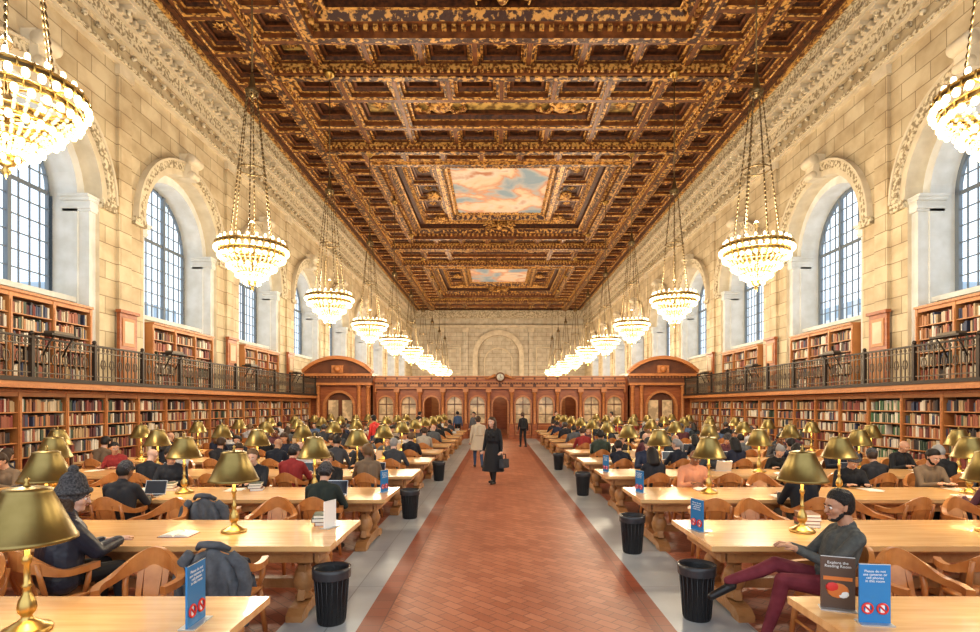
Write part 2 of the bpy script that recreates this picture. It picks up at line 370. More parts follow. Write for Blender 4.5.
def coffer(r,z,deep=.45,panel='ceil_dark',ros=True,e=.09):
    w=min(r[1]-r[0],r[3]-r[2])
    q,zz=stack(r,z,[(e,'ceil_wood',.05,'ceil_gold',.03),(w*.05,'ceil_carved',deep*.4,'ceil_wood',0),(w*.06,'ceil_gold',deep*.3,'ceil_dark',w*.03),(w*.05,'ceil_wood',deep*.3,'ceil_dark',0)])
    fill(q,zz,panel)
    if ros:
        cx=(q[0]+q[1])/2; cy=(q[2]+q[3])/2; lw=q[1]-q[0]; ll=q[3]-q[2]
        if max(lw,ll)>2.0*min(lw,ll): relief(cx,cy,zz,lw,ll)
        else: rosette(cx,cy,zz,.36*min(lw,ll))
def grid(r,nx,ny,z,**k):
    x0,x1,y0,y1=r
    for i in range(nx):
        for j in range(ny):
            coffer((x0+(x1-x0)*i/nx,x0+(x1-x0)*(i+1)/nx,y0+(y1-y0)*j/ny,y0+(y1-y0)*(j+1)/ny),z,**k)
H=15.8
for s in (-1,1):
    xs=lambda a,b: tuple(sorted((CX+s*a,CX+s*b)))
    C.box(*xs(11.72,12.4),Y0,Y1,H-.12,H+.1,'stone_carved'); C.box(*xs(11.58,11.73),Y0,Y1,H-.16,H+.1,'ceil_gold')
    C.box(*xs(11.35,11.6),Y0,Y1,H-.05,H+.1,'ceil_dark')
    n=40
    grid((*xs(9.75,11.35),Y0,Y1),1,n,H,deep=.4)
    C.box(*xs(9.25,9.75),Y0,Y1,H-.22,H+.3,'ceil_wood'); C.box(*xs(9.36,9.64),Y0,Y1,H-.27,H-.2,'ceil_carved'); C.box(*xs(9.68,9.8),Y0,Y1,H-.1,H+.2,'ceil_gold');C.box(*xs(9.2,9.32),Y0,Y1,H-.1,H+.2,'ceil_gold')
    y=Y0
    while y<Y1: C.box(*xs(9.12,9.2),y,y+.13,H-.12,H,'ceil_gold'); C.box(*xs(9.8,9.88),y,y+.13,H-.12,H,'ceil_gold'); y+=.27
def tbeam(y,w=.5):
    x0,x1=CX-9.25,CX+9.25
    C.box(x0,x1,y-w/2,y+w/2,H-.3,H+.3,'ceil_wood'); C.box(x0,x1,y-w*.3,y+w*.3,H-.36,H-.28,'ceil_carved')
    C.box(x0,x1,y-w/2-.06,y-w/2,H-.1,H+.1,'ceil_gold'); C.box(x0,x1,y+w/2,y+w/2+.06,H-.1,H+.1,'ceil_gold')
    x=x0
    while x<x1: C.box(x,x+.13,y-w/2-.14,y-w/2,H-.24,H-.1,'ceil_gold'); x+=.27
def section(y0,y1):
    b=1.75; x0,x1=CX-9.2,CX+9.2
    ny=max(3,round((y1-y0-2*b)/1.75))
    grid((x0,x0+b,y0+b,y1-b),1,ny,H); grid((x1-b,x1,y0+b,y1-b),1,ny,H)
    for yy in ((y0,y0+b),(y1-b,y1)):
        grid((x0+b,x1-b,*yy),7,1,H)
        for xx in ((x0,x0+b),(x1-b,x1)): coffer((*xx,*yy),H,deep=.5,panel='ceil_relief')
    r=(x0+b,x1-b,y0+b,y1-b)
    q,z=stack(r,H,[(.16,'ceil_gold',-.12,'ceil_gold',0),(.28,'ceil_carved',.42,'ceil_wood',0)])
    dent(q,z+.0,.36,.17,'ceil_gold')
    q,z=stack(q,z,[(.30,'ceil_wood',.25,'ceil_carved',.22),(.14,'ceil_gold',.3,'ceil_dark',0),(.3,'ceil_dark',.15,'ceil_gold',.1)])
    dent(q,z,.3,.12,'ceil_gold')
    cy=(y0+y1)/2; pw,pl=4.0,min(5.1,(q[3]-q[2])/2-.55)
    P_=(CX-pw,CX+pw,cy-pl,cy+pl)
    for (a,c) in ((q[0],P_[0]),(P_[1],q[1])):
        coffer((a,c,q[2],P_[2]+.8),z,deep=.35,panel='ceil_relief'); coffer((a,c,P_[3]-.8,q[3]),z,deep=.35,panel='ceil_relief')
        yy=P_[2]+.8; L=P_[3]-.8-yy; nn=3
        for i in range(nn): coffer((a,c,yy+L*i/nn,yy+L*(i+1)/nn),z,deep=.35,panel='ceil_dark')
    for (a,c) in ((q[2],P_[2]),(P_[3],q[3])):
        coffer((P_[0],P_[0]+1.6,a,c),z,deep=.3,e=.05); coffer((P_[1]-1.6,P_[1],a,c),z,deep=.3,e=.05); coffer((P_[0]+1.6,P_[1]-1.6,a,c),z,deep=.3,panel='ceil_carved',e=.05)
    p,z2=stack(P_,z,[(.06,'ceil_wood',-.2,'ceil_gold',0),(.24,'ceil_gold',-.05,'ceil_gold',0),(.12,'ceil_carved',.30,'ceil_carved',.10),(.16,'ceil_gold',.12,'ceil_gold',.05)])
    dent(p,z2,.3,.1,'ceil_gold')
    fill(p,z2,'ceiling_mural')
    for (ax,ay,sx) in ((CX,q[3]-.15,1),(CX,q[2]+.15,1)):
        C.ball((ax,ay,z-.35),.32,'ceil_gold',8,6,(.8,.7,1.3)); C.ball((ax,ay,z+.05),.2,'ceil_gold',8,6)
        for e in (-1,1):
            for k in range(4): C.tube([(ax+e*.2,ay,z-.3),(ax+e*(.7+.1*k),ay,z-.05-.16*k),(ax+e*(1.5-.2*k),ay,z-.2-.18*k)],[.13,.11,.04],'ceil_gold',5)
    for e in (-1,1):
        for yy in (cy-pl*.95,cy+pl*.95,cy): 
            ax=CX+e*(pw+.6); C.ball((ax,yy,z-.12),.45,'ceil_gold',8,6,(1,1.2,.6))
            for a in range(5): C.tube([(ax,yy,z-.1),(ax+.6*math.cos(a*1.26),yy+.7*math.sin(a*1.26),z-.22)],[.18,.05],'ceil_gold',5)
def bandsec(y0,y1):
    x0,x1=CX-9.2,CX+9.2; h=(y1-y0)
    ya,yb=y0+h*.34,y0+h*.72
    grid((x0,x1,y0,ya),8,1,H); grid((x0,x1,yb,y1),8,1,H,panel='ceil_dark')
    coffer((x0,x0+2.3,ya,yb),H,deep=.6); coffer((x1-2.3,x1,ya,yb),H,deep=.6)
    for a,c in ((x0+2.3,CX-4.6),(CX+4.6,x1-2.3)): coffer((a,c,ya,yb),H,deep=.5,panel='ceil_relief')
    coffer((CX-4.6,CX+4.6,ya,yb),H,deep=.6,panel='ceil_relief',ros=False)
    for e in (-1,1): relief(CX+e*2.9,(ya+yb)/2,H+.5,2.6,1.6)
secs=[(4,22.7),(29.4,47.6),(53.2,72)]
bands=[(Y0,4),(22.7,29.4),(47.6,53.2),(72,80)]
for a in secs: section(*a)
for a in bands: bandsec(*a)
for y in (4,22.7,29.4,47.6,53.2,72): tbeam(y)
C.box(CX-13,CX+13,Y0,Y1,17.9,18.0,'ceil_dark')
C.obj('ceiling')
# ------------------------------------------------------------------ bookcases
def books(mb,s,xf,y0,y1,zb,hh,green=False):
    y=y0; lastm='book_0'
    while y<y1-.05:
        w=U(.03,.065); h=hh*U(.66,.93)
        if R()<.03: y+=U(.05,.2); continue
        if green: mt=random.choice(['book_green','book_9','book_green','book_5','book_4'])
        else:
            if R()<.35 and y>y0+.1: mt=lastm
            else: mt='book_%d'%random.choice([0,0,1,1,2,3,3,4,4,5,6,7,8,8,9,9,10,11])
        lastm=mt
        mb.box(*sorted((xf+s*U(.015,.05),xf+s*.24)),y,y+w*.94,zb,zb+h,mt); y+=w
def bookcase(s,xf,y0,y1,z0,z1,ns,nb,name,greenbay=()):
    mb=MB(); bk=MB(); D=.34
    mb.box(*sorted((xf+s*(D-.03),xf+s*D)),y0,y1,z0,z1,'shelf_back')
    base=.12
    mb.box(*sorted((xf-s*.02,xf+s*D)),y0,y1,z0,z0+base,'shelf_wood')
    mb.box(*sorted((xf-s*.02,xf+s*D)),y0,y1,z1-.16,z1,'shelf_wood')
    mb.box(*sorted((xf-s*.08,xf+s*D)),y0-.04,y1+.04,z1-.05,z1+.02,'oak')
    for i in range(nb+1):
        y=y0+(y1-y0)*i/nb; mb.box(*sorted((xf-s*.03,xf+s*D)),y-.05,y+.05,z0,z1-.05,'shelf_wood')
        mb.box(*sorted((xf-s*.045,xf-s*.03)),y-.025,y+.025,z0+.2,z1-.25,'oak')
    hz=(z1-.16-z0-base)/ns
    for k in range(ns):
        zz=z0+base+hz*k
        if k: mb.box(*sorted((xf+s*.0,xf+s*D)),y0,y1,zz-.03,zz,'shelf_wood')
        for i in range(nb):
            a=y0+(y1-y0)*i/nb+.05; b=y0+(y1-y0)*(i+1)/nb-.05
            books(bk,s,xf,a,b,zz,hz-.03,green=(i in greenbay and k!=2))
    o=mb.obj(name); q=bk.obj('books'); q.parent=o; return o
for s in (-1,1):
    X=CX+s*12.4; xf=CX+s*11.5
    bookcase(s,xf,1.5,33.4,.0,2.46,6,22,'bookcase',greenbay=(10,) if s>0 else ())
    b=MB(); e=CX+s*11.12; par=b
    b.box(*sorted((e+s*.2,X-s*.003)),Y0,33.6,2.58,2.72,'stone_plain'); b.box(*sorted((e,e+s*.2)),Y0,33.6,2.58,2.72,'shelf_wood'); b.box(*sorted((e-s*.05,e+s*.25)),Y0,33.6,2.50,2.58,'oak'); b.box(*sorted((e-s*.03,e+s*.02)),Y0,33.6,2.66,2.76,'iron')
    gal=b.obj('balcony_gallery')
    rl=MB(); xr=e+s*.06; zt=3.68
    rl.box(*sorted((xr-.04,xr+.04)),Y0,33.6,zt,zt+.05,'iron'); rl.box(xr-.02,xr+.02,Y0,33.6,zt-.16,zt-.13,'iron_bronze'); rl.box(xr-.02,xr+.02,Y0,33.6,2.86,2.89,'iron_bronze')
    y=Y0; k=0
    while y<33.6:
        if k%12==0: rl.box(xr-.045,xr+.045,y-.045,y+.045,2.74,zt+.08,'iron'); rl.ball((xr,y,zt+.12),.06,'iron',6,4)
        else:
            rl.box(xr-.013,xr+.013,y-.013,y+.013,2.76,zt,'iron_bronze')
            if k%2==0: rl.tube([(xr,y+.085*math.cos(a*.785),3.22+.14*math.sin(a*.785)) for a in range(8)],.014,'iron_bronze',4,closed=True)
            rl.tube([(xr,y+.05*math.cos(a*1.05),zt-.07+.05*math.sin(a*1.05)) for a in range(6)],.01,'iron_bronze',4,closed=True)
        y+=.17; k+=1
    for yy in (13.7,18.6,24.4,30.0):
        q=rl; q.box(*sorted((xr-s*.34,xr+s*.05)),yy-.45,yy+.45,3.78,3.83,'iron'); 
        q.tube([(xr,yy-.3,3.3),(xr-s*.12,yy-.3,3.55),(xr-s*.28,yy-.3,3.78)],.02,'iron',5); q.tube([(xr,yy+.3,3.3),(xr-s*.12,yy+.3,3.55),(xr-s*.28,yy+.3,3.78)],.02,'iron',5)
        q.box(*sorted((xr-s*.28,xr-s*.02)),yy-.3,yy+.3,3.83,3.9,'iron_bronze')
    ro=rl.obj('railing'); ro.parent=gal
    for yc in BAYS[:5]:
        bookcase(s,X-s*.05,yc-2.05,yc+2.05,2.73,5.0,5,3,'gallery_bookcase')
# ------------------------------------------------------------------ partition
p=MB(); YP=34.8; PP=lambda u,z,d:(u,YP-d,z)
xa,xb=-7.7,8.1; nb=11; bw=(xb-xa)/nb
for i in range(nb):
    u0=xa+bw*i; uc=u0+bw/2; r=.46; dr=i in (2,nb//2,8)
    zb=.95 if not dr else 0
    arch_face(p,PP,u0,u0+bw,0,3.1,uc,r,2.15,zb,'oak_red',n=12); arch_reveal(p,PP,uc,r,2.15,zb,0,-.3,'oak',n=12)
    arch_band(p,PP,uc,r,r+.1,2.15,zb,0,.06,'oak',n=12)
    if not dr:
        p.quad(PP(uc-r,zb,-.2),PP(uc+r,zb,-.2),PP(uc+r,2.7,-.2),PP(uc-r,2.7,-.2),'partition_glass_glow')
        p.box(uc-.02,uc+.02,YP+.12,YP+.18,1,2.61,'oak_red_dark'); p.box(uc-r,uc+r,YP+.12,YP+.18,2.12,2.18,'oak_red_dark'); p.box(uc-r,uc+r,YP+.12,YP+.18,1.5,1.54,'oak_red_dark')
        p.box(uc-.5,uc+.5,YP-.05,YP,.2,.85,'oak'); p.box(uc-.42,uc+.42,YP-.07,YP-.04,.28,.77,'oak_red')
for i in range(nb+1):
    u=xa+bw*i
    p.box(u-.15,u+.15,YP-.26,YP,0,.9,'oak_red'); p.lathe([(.13,.9),(.13,.96),(.10,1.0),(.105,1.8),(.09,2.72),(.12,2.78),(.14,2.86),(.14,2.9)],(u,YP-.16,0),'oak',10)
    p.box(u-.17,u+.17,YP-.32,YP,2.9,3.1,'oak')
p.box(xa,xb,YP-.26,YP+.1,3.1,3.2,'oak'); p.box(xa,xb,YP-.2,YP+.1,3.2,3.5,'oak_red_dark'); p.box(xa,xb,YP-.42,YP+.1,3.5,3.60,'oak'); p.box(xa,xb,YP-.5,YP+.1,3.60,3.68,'oak_red')
u=xa
while u<xb: p.box(u,u+.08,YP-.36,YP-.2,3.42,3.5,'oak'); u+=.18
for i in range(nb*2):
    u=xa+bw/2*i; p.box(u+.06,u+bw/2-.06,YP-.12,YP-.05,3.70,3.82,'oak'); p.box(u+.1,u+bw/2-.1,YP-.24,YP-.19,3.25,3.40,'oak')
p.box(xa,xb,YP-.1,YP+.1,3.68,3.86,'oak_red_dark'); p.box(xa,xb,YP-.16,YP+.1,3.86,3.92,'oak')
p.lathe([(.24,-.1),(.31,-.05),(.31,.05),(.24,.1)],(CX,YP-.45,3.82),'oak_red_dark',20,ax='y'); p.lathe([(.22,-.13),(.22,-.1)],(CX,YP-.45,3.82),'clock_face',20,ax='y')
p.box(CX-.012,CX+.012,YP-.6,YP-.58,3.82,3.98,'iron'); p.box(CX,CX+.12,YP-.6,YP-.58,3.81,3.83,'iron')
for e in (-1,1): p.tube([(CX+e*.28,YP-.45,3.95),(CX+e*.5,YP-.45,3.85),(CX+e*.75,YP-.45,3.75),(CX+e*.95,YP-.45,3.78)],[.1,.09,.07,.05],'oak',6)
p.box(xa-4.2,xb+3.8,YP+5,YP+5.2,0,3.7,'oak'); p.box(xa,xb,YP+.1,YP+5.2,3.5,3.68,'oak_red_dark')
for i in range(9): p.box(xa+i*1.8,xa+i*1.8+1.2,YP+4.9,YP+5.0,.4,2.9,'oak_red')
for s in (-1,1):
    c=CX+s*9.85; hw=2.05; yf=33.9
    Q=lambda u,z,d,c=c:(c+u,yf-d,z)
    arch_face(p,Q,-hw,hw,0,3.6,0,.85,2.0,0,'oak_red',n=14); arch_reveal(p,Q,0,.85,2.0,0,0,-.3,'oak',n=14); arch_band(p,Q,0,.85,1.0,2.0,0,0,.08,'oak',n=14)
    p.quad(Q(-.85,0,-.28),Q(.85,0,-.28),Q(.85,2.9,-.28),Q(-.85,2.9,-.28),'oak_red_dark')
    for e in (-1,1):
        p.box(c+e*.43-.34,c+e*.43+.34,yf+.16,yf+.24,.1,1.0,'oak'); p.box(c+e*.43-.3,c+e*.43+.3,yf+.2,yf+.25,1.1,2.4,'partition_glass_glow')
        for u in (e*1.25,e*1.8):
            p.box(c+u-.17,c+u+.17,yf-.34,yf,0,.9,'oak_red'); p.lathe([(.15,.9),(.15,.97),(.12,1.0),(.125,1.9),(.105,3.1),(.14,3.18),(.17,3.3)],(c+u,yf-.18,0),'oak',12)
    p.box(c-hw,c+hw,yf-.42,yf+.1,3.3,3.45,'oak'); p.box(c-hw,c+hw,yf-.34,yf+.1,3.45,3.85,'oak_red_dark'); p.box(c-hw-.1,c+hw+.1,yf-.6,yf+.1,3.85,4.0,'oak'); 
    u=c-hw
    while u<c+hw: p.box(u,u+.09,yf-.48,yf-.3,3.75,3.85,'oak'); u+=.2
    Rr=2.9; zc=4.0-(Rr-.95); th=math.asin(hw/Rr)
    N=16; arc=[(Rr*math.sin(-th+2*th*i/N), zc+Rr*math.cos(-th+2*th*i/N)) for i in range(N+1)]
    dz=4.02-arc[0][1]; arc=[(a,b+dz) for a,b in arc]
    p.poly(arc,Q,-.1,.25,'oak_red_dark')
    for (a,b) in zip(arc,arc[1:]):
        p.poly([a,b,(b[0]*1.03,b[1]+.2),(a[0]*1.03,a[1]+.2)],Q,-.15,.62,'oak')
    p.box(c-.35,c+.35,yf-.45,yf-.2,4.05,4.5,'oak'); p.ball((c,yf-.45,4.28),.22,'oak',8,6)
    xi=c-s*hw; p.box(*sorted((xi,xi+s*.12)),yf,YP,0,3.9,'oak_red'); 
    p.box(c-hw,c+hw,yf+.1,YP+5.2,3.85,3.95,'oak_red_dark')
po=p.obj('delivery_desk_partition')
for x in (-4.2,CX,4.6):
    l=bpy.data.lights.new('booth_light','POINT'); l.energy=70; l.color=(1,.8,.5); l.shadow_soft_size=.15
    q=bpy.data.objects.new('booth_light',l); q.location=(x,YP+2.4,3.0); COL.objects.link(q); q.parent=po
for s in (-1,1):
    g=MB(); a,b=sorted((CX+s*6.6,CX+s*11.0)); y=31.9
    for z in (.15,1.0,1.15): g.box(a,b,y-.02,y+.02,z-.025,z+.025,'iron')
    x=a
    while x<b: g.box(x-.012,x+.012,y-.012,y+.012,0,1.15,'iron'); g.tube([(x+.1+.08*math.cos(t*.785),y,.6+.16*math.sin(t*.785)) for t in range(8)],.012,'iron',4,closed=True); x+=.2
    for x in (a,b): g.box(x-.05,x+.05,y-.05,y+.05,0,1.3,'iron')
    g.obj('metal_gate')
# ------------------------------------------------------------------ chandelier
def chandelier():
    c=MB()
    def torus(r,z,t,mt,n=32,m=6): c.tube([(r*math.cos(2*math.pi*i/n),r*math.sin(2*math.pi*i/n),z) for i in range(n)],t,mt,m,closed=True)
    tiers=[(.93,.0,34,.052),(.84,-.20,30,.05),(.62,-.46,22,.048),(.40,-.70,15,.042),(.2,-.90,8,.036)]
    for r,z,n,b in tiers:
        torus(r,z,.026,'brass'); torus(r,z-.075,.018,'brass')
        c.lathe([(r+.005,z),(r+.005,z-.07)],(0,0,0),'brass_dark',32,caps=False)
        for i in range(n):
            a=2*math.pi*i/n; c.tube([(r*1.01*math.cos(a),r*1.01*math.sin(a),z+.02),(r*1.03*math.cos(a),r*1.03*math.sin(a),z-.10)],.014,'brass',4)
        for i in range(n):
            a=2*math.pi*(i+.5)/n
            c.ball((r*math.cos(a),r*math.sin(a),z-.14),b,'bulb',6,5,(1,1,1.3)); 
    for i in range(24):
        a=2*math.pi*i/24; c.ball((.84*math.cos(a),.84*math.sin(a),.11),.038,'bulb',6,4,(1,1,1.5)); c.tube([(.84*math.cos(a),.84*math.sin(a),.0),(.84*math.cos(a),.84*math.sin(a),.07)],.02,'brass',4)
    torus(.84,.02,.02,'brass')
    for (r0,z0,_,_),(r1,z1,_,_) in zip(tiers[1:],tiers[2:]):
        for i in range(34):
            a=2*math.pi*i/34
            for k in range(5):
                t=(k+.5)/5; r=r0*.95+(r1-r0*.95)*t; z=z0-.1+(z1-z0+.04)*t-.05*math.sin(math.pi*t); c.ball((r*math.cos(a),r*math.sin(a),z),.030,'crystal_glow',4,3)
    c.lathe([(0.001,-1.28),(.03,-1.22),(.06,-1.18),(.03,-1.12),(.10,-1.08),(.14,-1.02),(.16,-.96),(0.05,-.90)],(0,0,0),'brass',12)
    c.lathe([(.05,-.9),(.05,-.3),(.12,-.2),(.05,-.1),(.04,.5),(.09,.6),(.03,.7)],(0,0,0),'brass_dark',8)
    for i in range(6):
        a=math.pi*i/3; c.tube([(0,0,-.05),(.9*math.cos(a),.9*math.sin(a),0)],.018,'brass',4); c.tube([(0,0,-.48),(.6*math.cos(a),.6*math.sin(a),-.46)],.015,'brass',4)
    zt=4.2
    for i in range(6):
        a=math.pi*i/3; A=Vector((.6*math.cos(a),.6*math.sin(a),0)); B=Vector((.14*math.cos(a),.14*math.sin(a),zt)); n=34
        for k in range(n):
            q0=A.lerp(B,k/n); q1=A.lerp(B,(k+.9)/n); c.tube([q0,q0.lerp(q1,.5),q1],[.010,.024,.010],'brass_dark',4)
        c.tube([A,A*1.5],.015,'brass',4)
    torus(.37,2.1,.02,'brass_dark',16,5); torus(.14,zt,.035,'brass_dark',12,5)
    c.lathe([(.05,zt-.1),(.16,zt),(.2,zt+.08),(.1,zt+.2),(.05,zt+.5),(.03,zt+.6)],(0,0,0),'brass_dark',10)
    ztop=15.8-6.5
    c.tube([(0,0,zt+.5),(0,0,ztop+.3)],.022,'brass_dark',6)
    c.lathe([(.05,ztop-.5),(.2,ztop-.35),(.25,ztop-.25)],(0,0,0),'brass',10)
    return c.mesh('chandelier')
cm=chandelier()
for i in range(10):
    for s in (-1,1):
        x=CX+s*6.98; y=(7.65 if i==0 else 8.24+7.1*i)
        ch=inst(cm,'chandelier',(x,y,6.5),U(0,1))
        for dz,pw in ((.7,560),(-1.7,340)):
            l=bpy.data.lights.new('chandelier_light','POINT'); l.energy=pw; l.color=(1,.87,.66); l.shadow_soft_size=.4
            o=bpy.data.objects.new('glow',l); o.location=(0,0,dz); COL.objects.link(o); o.parent=ch
# ------------------------------------------------------------------ furniture meshes
def table():
    t=MB(); L=8.4; w=.61
    t.box(-L/2,L/2,-w,w,.70,.75,'table_top'); t.box(-L/2+.03,L/2-.03,-w+.03,w-.03,.675,.70,'table_wood')
    t.box(-L/2+.2,L/2-.2,-w+.12,-w+.16,.56,.68,'table_wood'); t.box(-L/2+.2,L/2-.2,w-.16,w-.12,.56,.68,'table_wood')
    for x in (-L/2+.16,L/2-.16): t.box(x-.02,x+.02,-w+.12,w-.12,.56,.68,'table_wood')
    for x in (-L/2+.36,-L/6,L/6,L/2-.36):
        t.poly([(-.56,0),(-.56,.06),(-.48,.11),(-.3,.13),(-.2,.17),(.2,.17),(.3,.13),(.48,.11),(.56,.06),(.56,0),(.4,0),(.36,.03),(-.36,.03),(-.4,0)],lambda u,z,d,x=x:(x+d,u,z),-.08,.08,'table_wood')
        t.poly([(-.5,.66),(-.5,.60),(-.36,.56),(-.2,.52),(.2,.52),(.36,.56),(.5,.60),(.5,.66)],lambda u,z,d,x=x:(x+d,u,z),-.08,.08,'table_wood')
        for y in (-.26,.26):
            t.lathe([(.085,.15),(.09,.17),(.06,.20),(.095,.26),(.115,.33),(.09,.42),(.055,.47),(.085,.51),(.09,.54)],(x,y,0),'table_wood',12)
            t.poly([(y-.12,.15),(y+.12,.15),(y+.06,.3),(y+.1,.5),(y-.1,.5),(y-.06,.3)],lambda u,z,d,x=x:(x+d,u,z),-.035,.035,'table_wood')
    t.box(-L/2+.36,L/2-.36,-.05,.05,.17,.27,'table_wood')
    return t.mesh('reading_table')
TM=table()
def lamp():
    l=MB()
    l.lathe([(.125,0),(.13,.012),(.12,.03),(.09,.04),(.075,.055),(.05,.065),(.03,.085),(.028,.10),(.045,.12),(.05,.15),(.042,.19),(.022,.23),(.018,.26),(.03,.275),(.018,.29),(.015,.40),(.024,.41),(.028,.44),(.016,.46),(.014,.60)],(0,0,0),'brass',20)
    l.lathe([(.244,.537),(.252,.540),(.25,.56),(.242,.565),(.125,.83),(.128,.845),(.10,.858),(.01,.868)],(0,0,0),'brass_shade',36,caps=False)
    l.lathe([(.244,.537),(.236,.556),(.118,.825),(.01,.85)],(0,0,0),'shade_inner',24,caps=False)
    l.lathe([(.012,.86),(.02,.875),(.008,.89),(.018,.905),(0.001,.925)],(0,0,0),'brass',10)
    l.ball((0,0,.66),.035,'bulb',8,5,(1,1,1.4))
    return l.mesh('table_lamp')
LM=lamp()
def chair():
    c=MB(); w='chair_wood'
    sq=[]
    for i in range(20):
        a=2*math.pi*i/20; q=(abs(math.cos(a))**3+abs(math.sin(a))**3)**(-1/3); sq.append((.235*q*math.cos(a)*(1+.06*math.sin(a)),.225*q*math.sin(a)))
    vs=[(x,y,.42) for x,y in sq]+[(x*1.03,y*1.03,.445) for x,y in sq]+[(x,y,.463) for x,y in sq]+[(x*.6,y*.6,.448) for x,y in sq]; n=20
    fs=[tuple(range(n))[::-1]]+[(k*n+i,k*n+(i+1)%n,(k+1)*n+(i+1)%n,(k+1)*n+i) for k in range(3) for i in range(n)]+[tuple(3*n+i for i in range(n))]
    c.add(vs,fs,w,True)
    for x,y in ((-1,1),(1,1),(-1,-1),(1,-1)):
        c.tube([(x*.18,y*.17,.43),(x*.195,y*.19,.25),(x*.215,y*.22,0)],[.030,.027,.020],w,8)
    for y in (-.19,.19): c.tube([(-.19,y,.2),(.19,y,.2)],.014,w,6)
    for x in (-.195,.195): c.tube([(x,-.19,.24),(x,.19,.24)],.014,w,6)
    path=[]; N=28
    for i in range(N+1):
        t=-1+2*i/N; a=t*math.radians(125)
        x=.28*math.sin(a); y=-.03-.25*math.cos(a); k=max(0,1-abs(t)*1.55); k=k*k*(3-2*k)
        if abs(t)>.75: y=-.03-.25*math.cos(a)+ (abs(t)-.75)*.3
        path.append((x,y,.68+.14*k,.028+.055*k,a))
    vs=[]
    for x,y,z,h,a in path:
        nx,ny=math.sin(a),-math.cos(a); t=.020+.014*(1-min(1,h/.07))
        for du,dz in ((-t,-h),(t,-h),(t,h),(-t,h)): vs.append((x+nx*du,y+ny*du-.12*max(0,z-.68)*2,z+dz))
    fs=[(k*4+i,k*4+(i+1)%4,(k+1)*4+(i+1)%4,(k+1)*4+i) for k in range(N) for i in range(4)]+[(0,1,2,3),(N*4,N*4+3,N*4+2,N*4+1)]
    c.add(vs,fs,w,False)
    for x in (-1,1):
        c.tube([(x*.215,.09,.45),(x*.245,.10,.56),(x*.25,.11,.66)],[.020,.026,.020],w,6)
        c.tube([(x*.17,-.18,.45),(x*.195,-.235,.62),(x*.19,-.275,.79)],[.022,.024,.02],w,6)
    for x,h in ((0,.055),(-.095,.02),(.095,.02)):
        c.add([(x-h,-.195,.45),(x+h,-.195,.45),(x+h*1.3,-.30,.78),(x-h*1.3,-.30,.78),(x-h,-.215,.45),(x+h,-.215,.45),(x+h*1.3,-.32,.78),(x-h*1.3,-.32,.78)],[(0,1,2,3),(4,7,6,5),(0,3,7,4),(1,5,6,2),(0,4,5,1)],w)
    c.tube([(-.18,-.205,.50),(0,-.225,.50),(.18,-.205,.50)],.016,w,6)
    return c.mesh('wooden_armchair')
CM=chair()
def jacket(mt):
    j=MB(); nu,nv=24,26; prof=[(-.17,.54),(-.2,.70),(-.235,.84),(-.28,.905),(-.345,.90),(-.38,.84),(-.39,.72),(-.395,.58),(-.40,.44),(-.40,.32)]
    V=[];fs=[]
    for layer in (0,1):
        for a in range(nu+1):
            u=-1+2*a/nu
            for b in range(nv+1):
                t=b/nv*(len(prof)-1); i=min(int(t),len(prof)-2); f=t-i
                y=prof[i][0]*(1-f)+prof[i+1][0]*f; z=prof[i][1]*(1-f)+prof[i+1][1]*f
                out=b>nv*.4; tt=max(0,(b/nv-.4)/.6)
                fold=(.010+.03*tt)*math.sin(u*11+z*4)+.012*math.sin(u*23-z*9)*tt
                curve=.13*u*u
                off=-.014*layer if out else .014*layer
                x=u*(.25+.03*tt-.015*math.sin(z*9+u))
                V.append((x,y+curve+(fold if out else -fold*.3)+off,z+.035*math.sin(u*6+1)*(b/nv)-.13*u*u*(1 if z>.7 else .3)-.012*layer))
    W_=nv+1; S=(nu+1)*W_
    for l in (0,1):
        for a in range(nu):
            for b in range(nv): fs.append((l*S+a*W_+b,l*S+(a+1)*W_+b,l*S+(a+1)*W_+b+1,l*S+a*W_+b+1))
    j.add(V,fs,mt,True)
    for x in (-1,1):
        j.tube([(x*.17,-.33,.86),(x*.25,-.30,.76),(x*.29,-.30,.62),(x*.275,-.33,.46),(x*.285,-.31,.34),(x*.27,-.30,.26)],[.045,.06,.055,.058,.045,.042],mt,10,fl=.75)
    j.tube([(-.14,-.27,.885),(-.08,-.33,.935),(.0,-.36,.945),(.08,-.33,.935),(.14,-.27,.885)],[.02,.03,.034,.03,.02],mt,8)
    return j.mesh('jacket')
JD=jacket('jacket_dark'); JG=jacket('jacket_grey')
def laptop():
    l=MB(); l.box(-.16,.16,-.11,.11,0,.016,'laptop_silver'); l.box(-.14,.14,-.03,.09,.0165,.018,'screen_dark'); l.box(-.04,.04,-.1,-.045,.0165,.0175,'screen_dark')
    th=math.radians(18)
    def P(u,v,d): return (u,.11+v*math.sin(th)+d*math.cos(th),.016+v*math.cos(th)-d*math.sin(th))
    l.add([P(-.16,0,0),P(.16,0,0),P(.16,.21,0),P(-.16,.21,0),P(-.16,0,.008),P(.16,0,.008),P(.16,.21,.008),P(-.16,.21,.008)],[(0,1,2,3),(4,7,6,5),(0,4,5,1),(1,5,6,2),(2,6,7,3),(3,7,4,0)],'laptop_silver')
    l.quad(P(-.15,.01,-.001),P(.15,.01,-.001),P(.15,.2,-.001),P(-.15,.2,-.001),'screen_dark')
    return l.mesh('laptop')
def obook():
    l=MB()
    for s in (-1,1):
        pts=[(0,.004),(.02,.028),(.06,.034),(.11,.026),(.15,.012),(.15,.004)]
        l.poly([(s*a,b) for a,b in pts],lambda u,z,d:(u,d,z),-.11,.11,'white_page')
        l.box(*sorted((0,s*.158)),-.118,.118,0,.004,'book_0')
    return l.mesh('open_book')
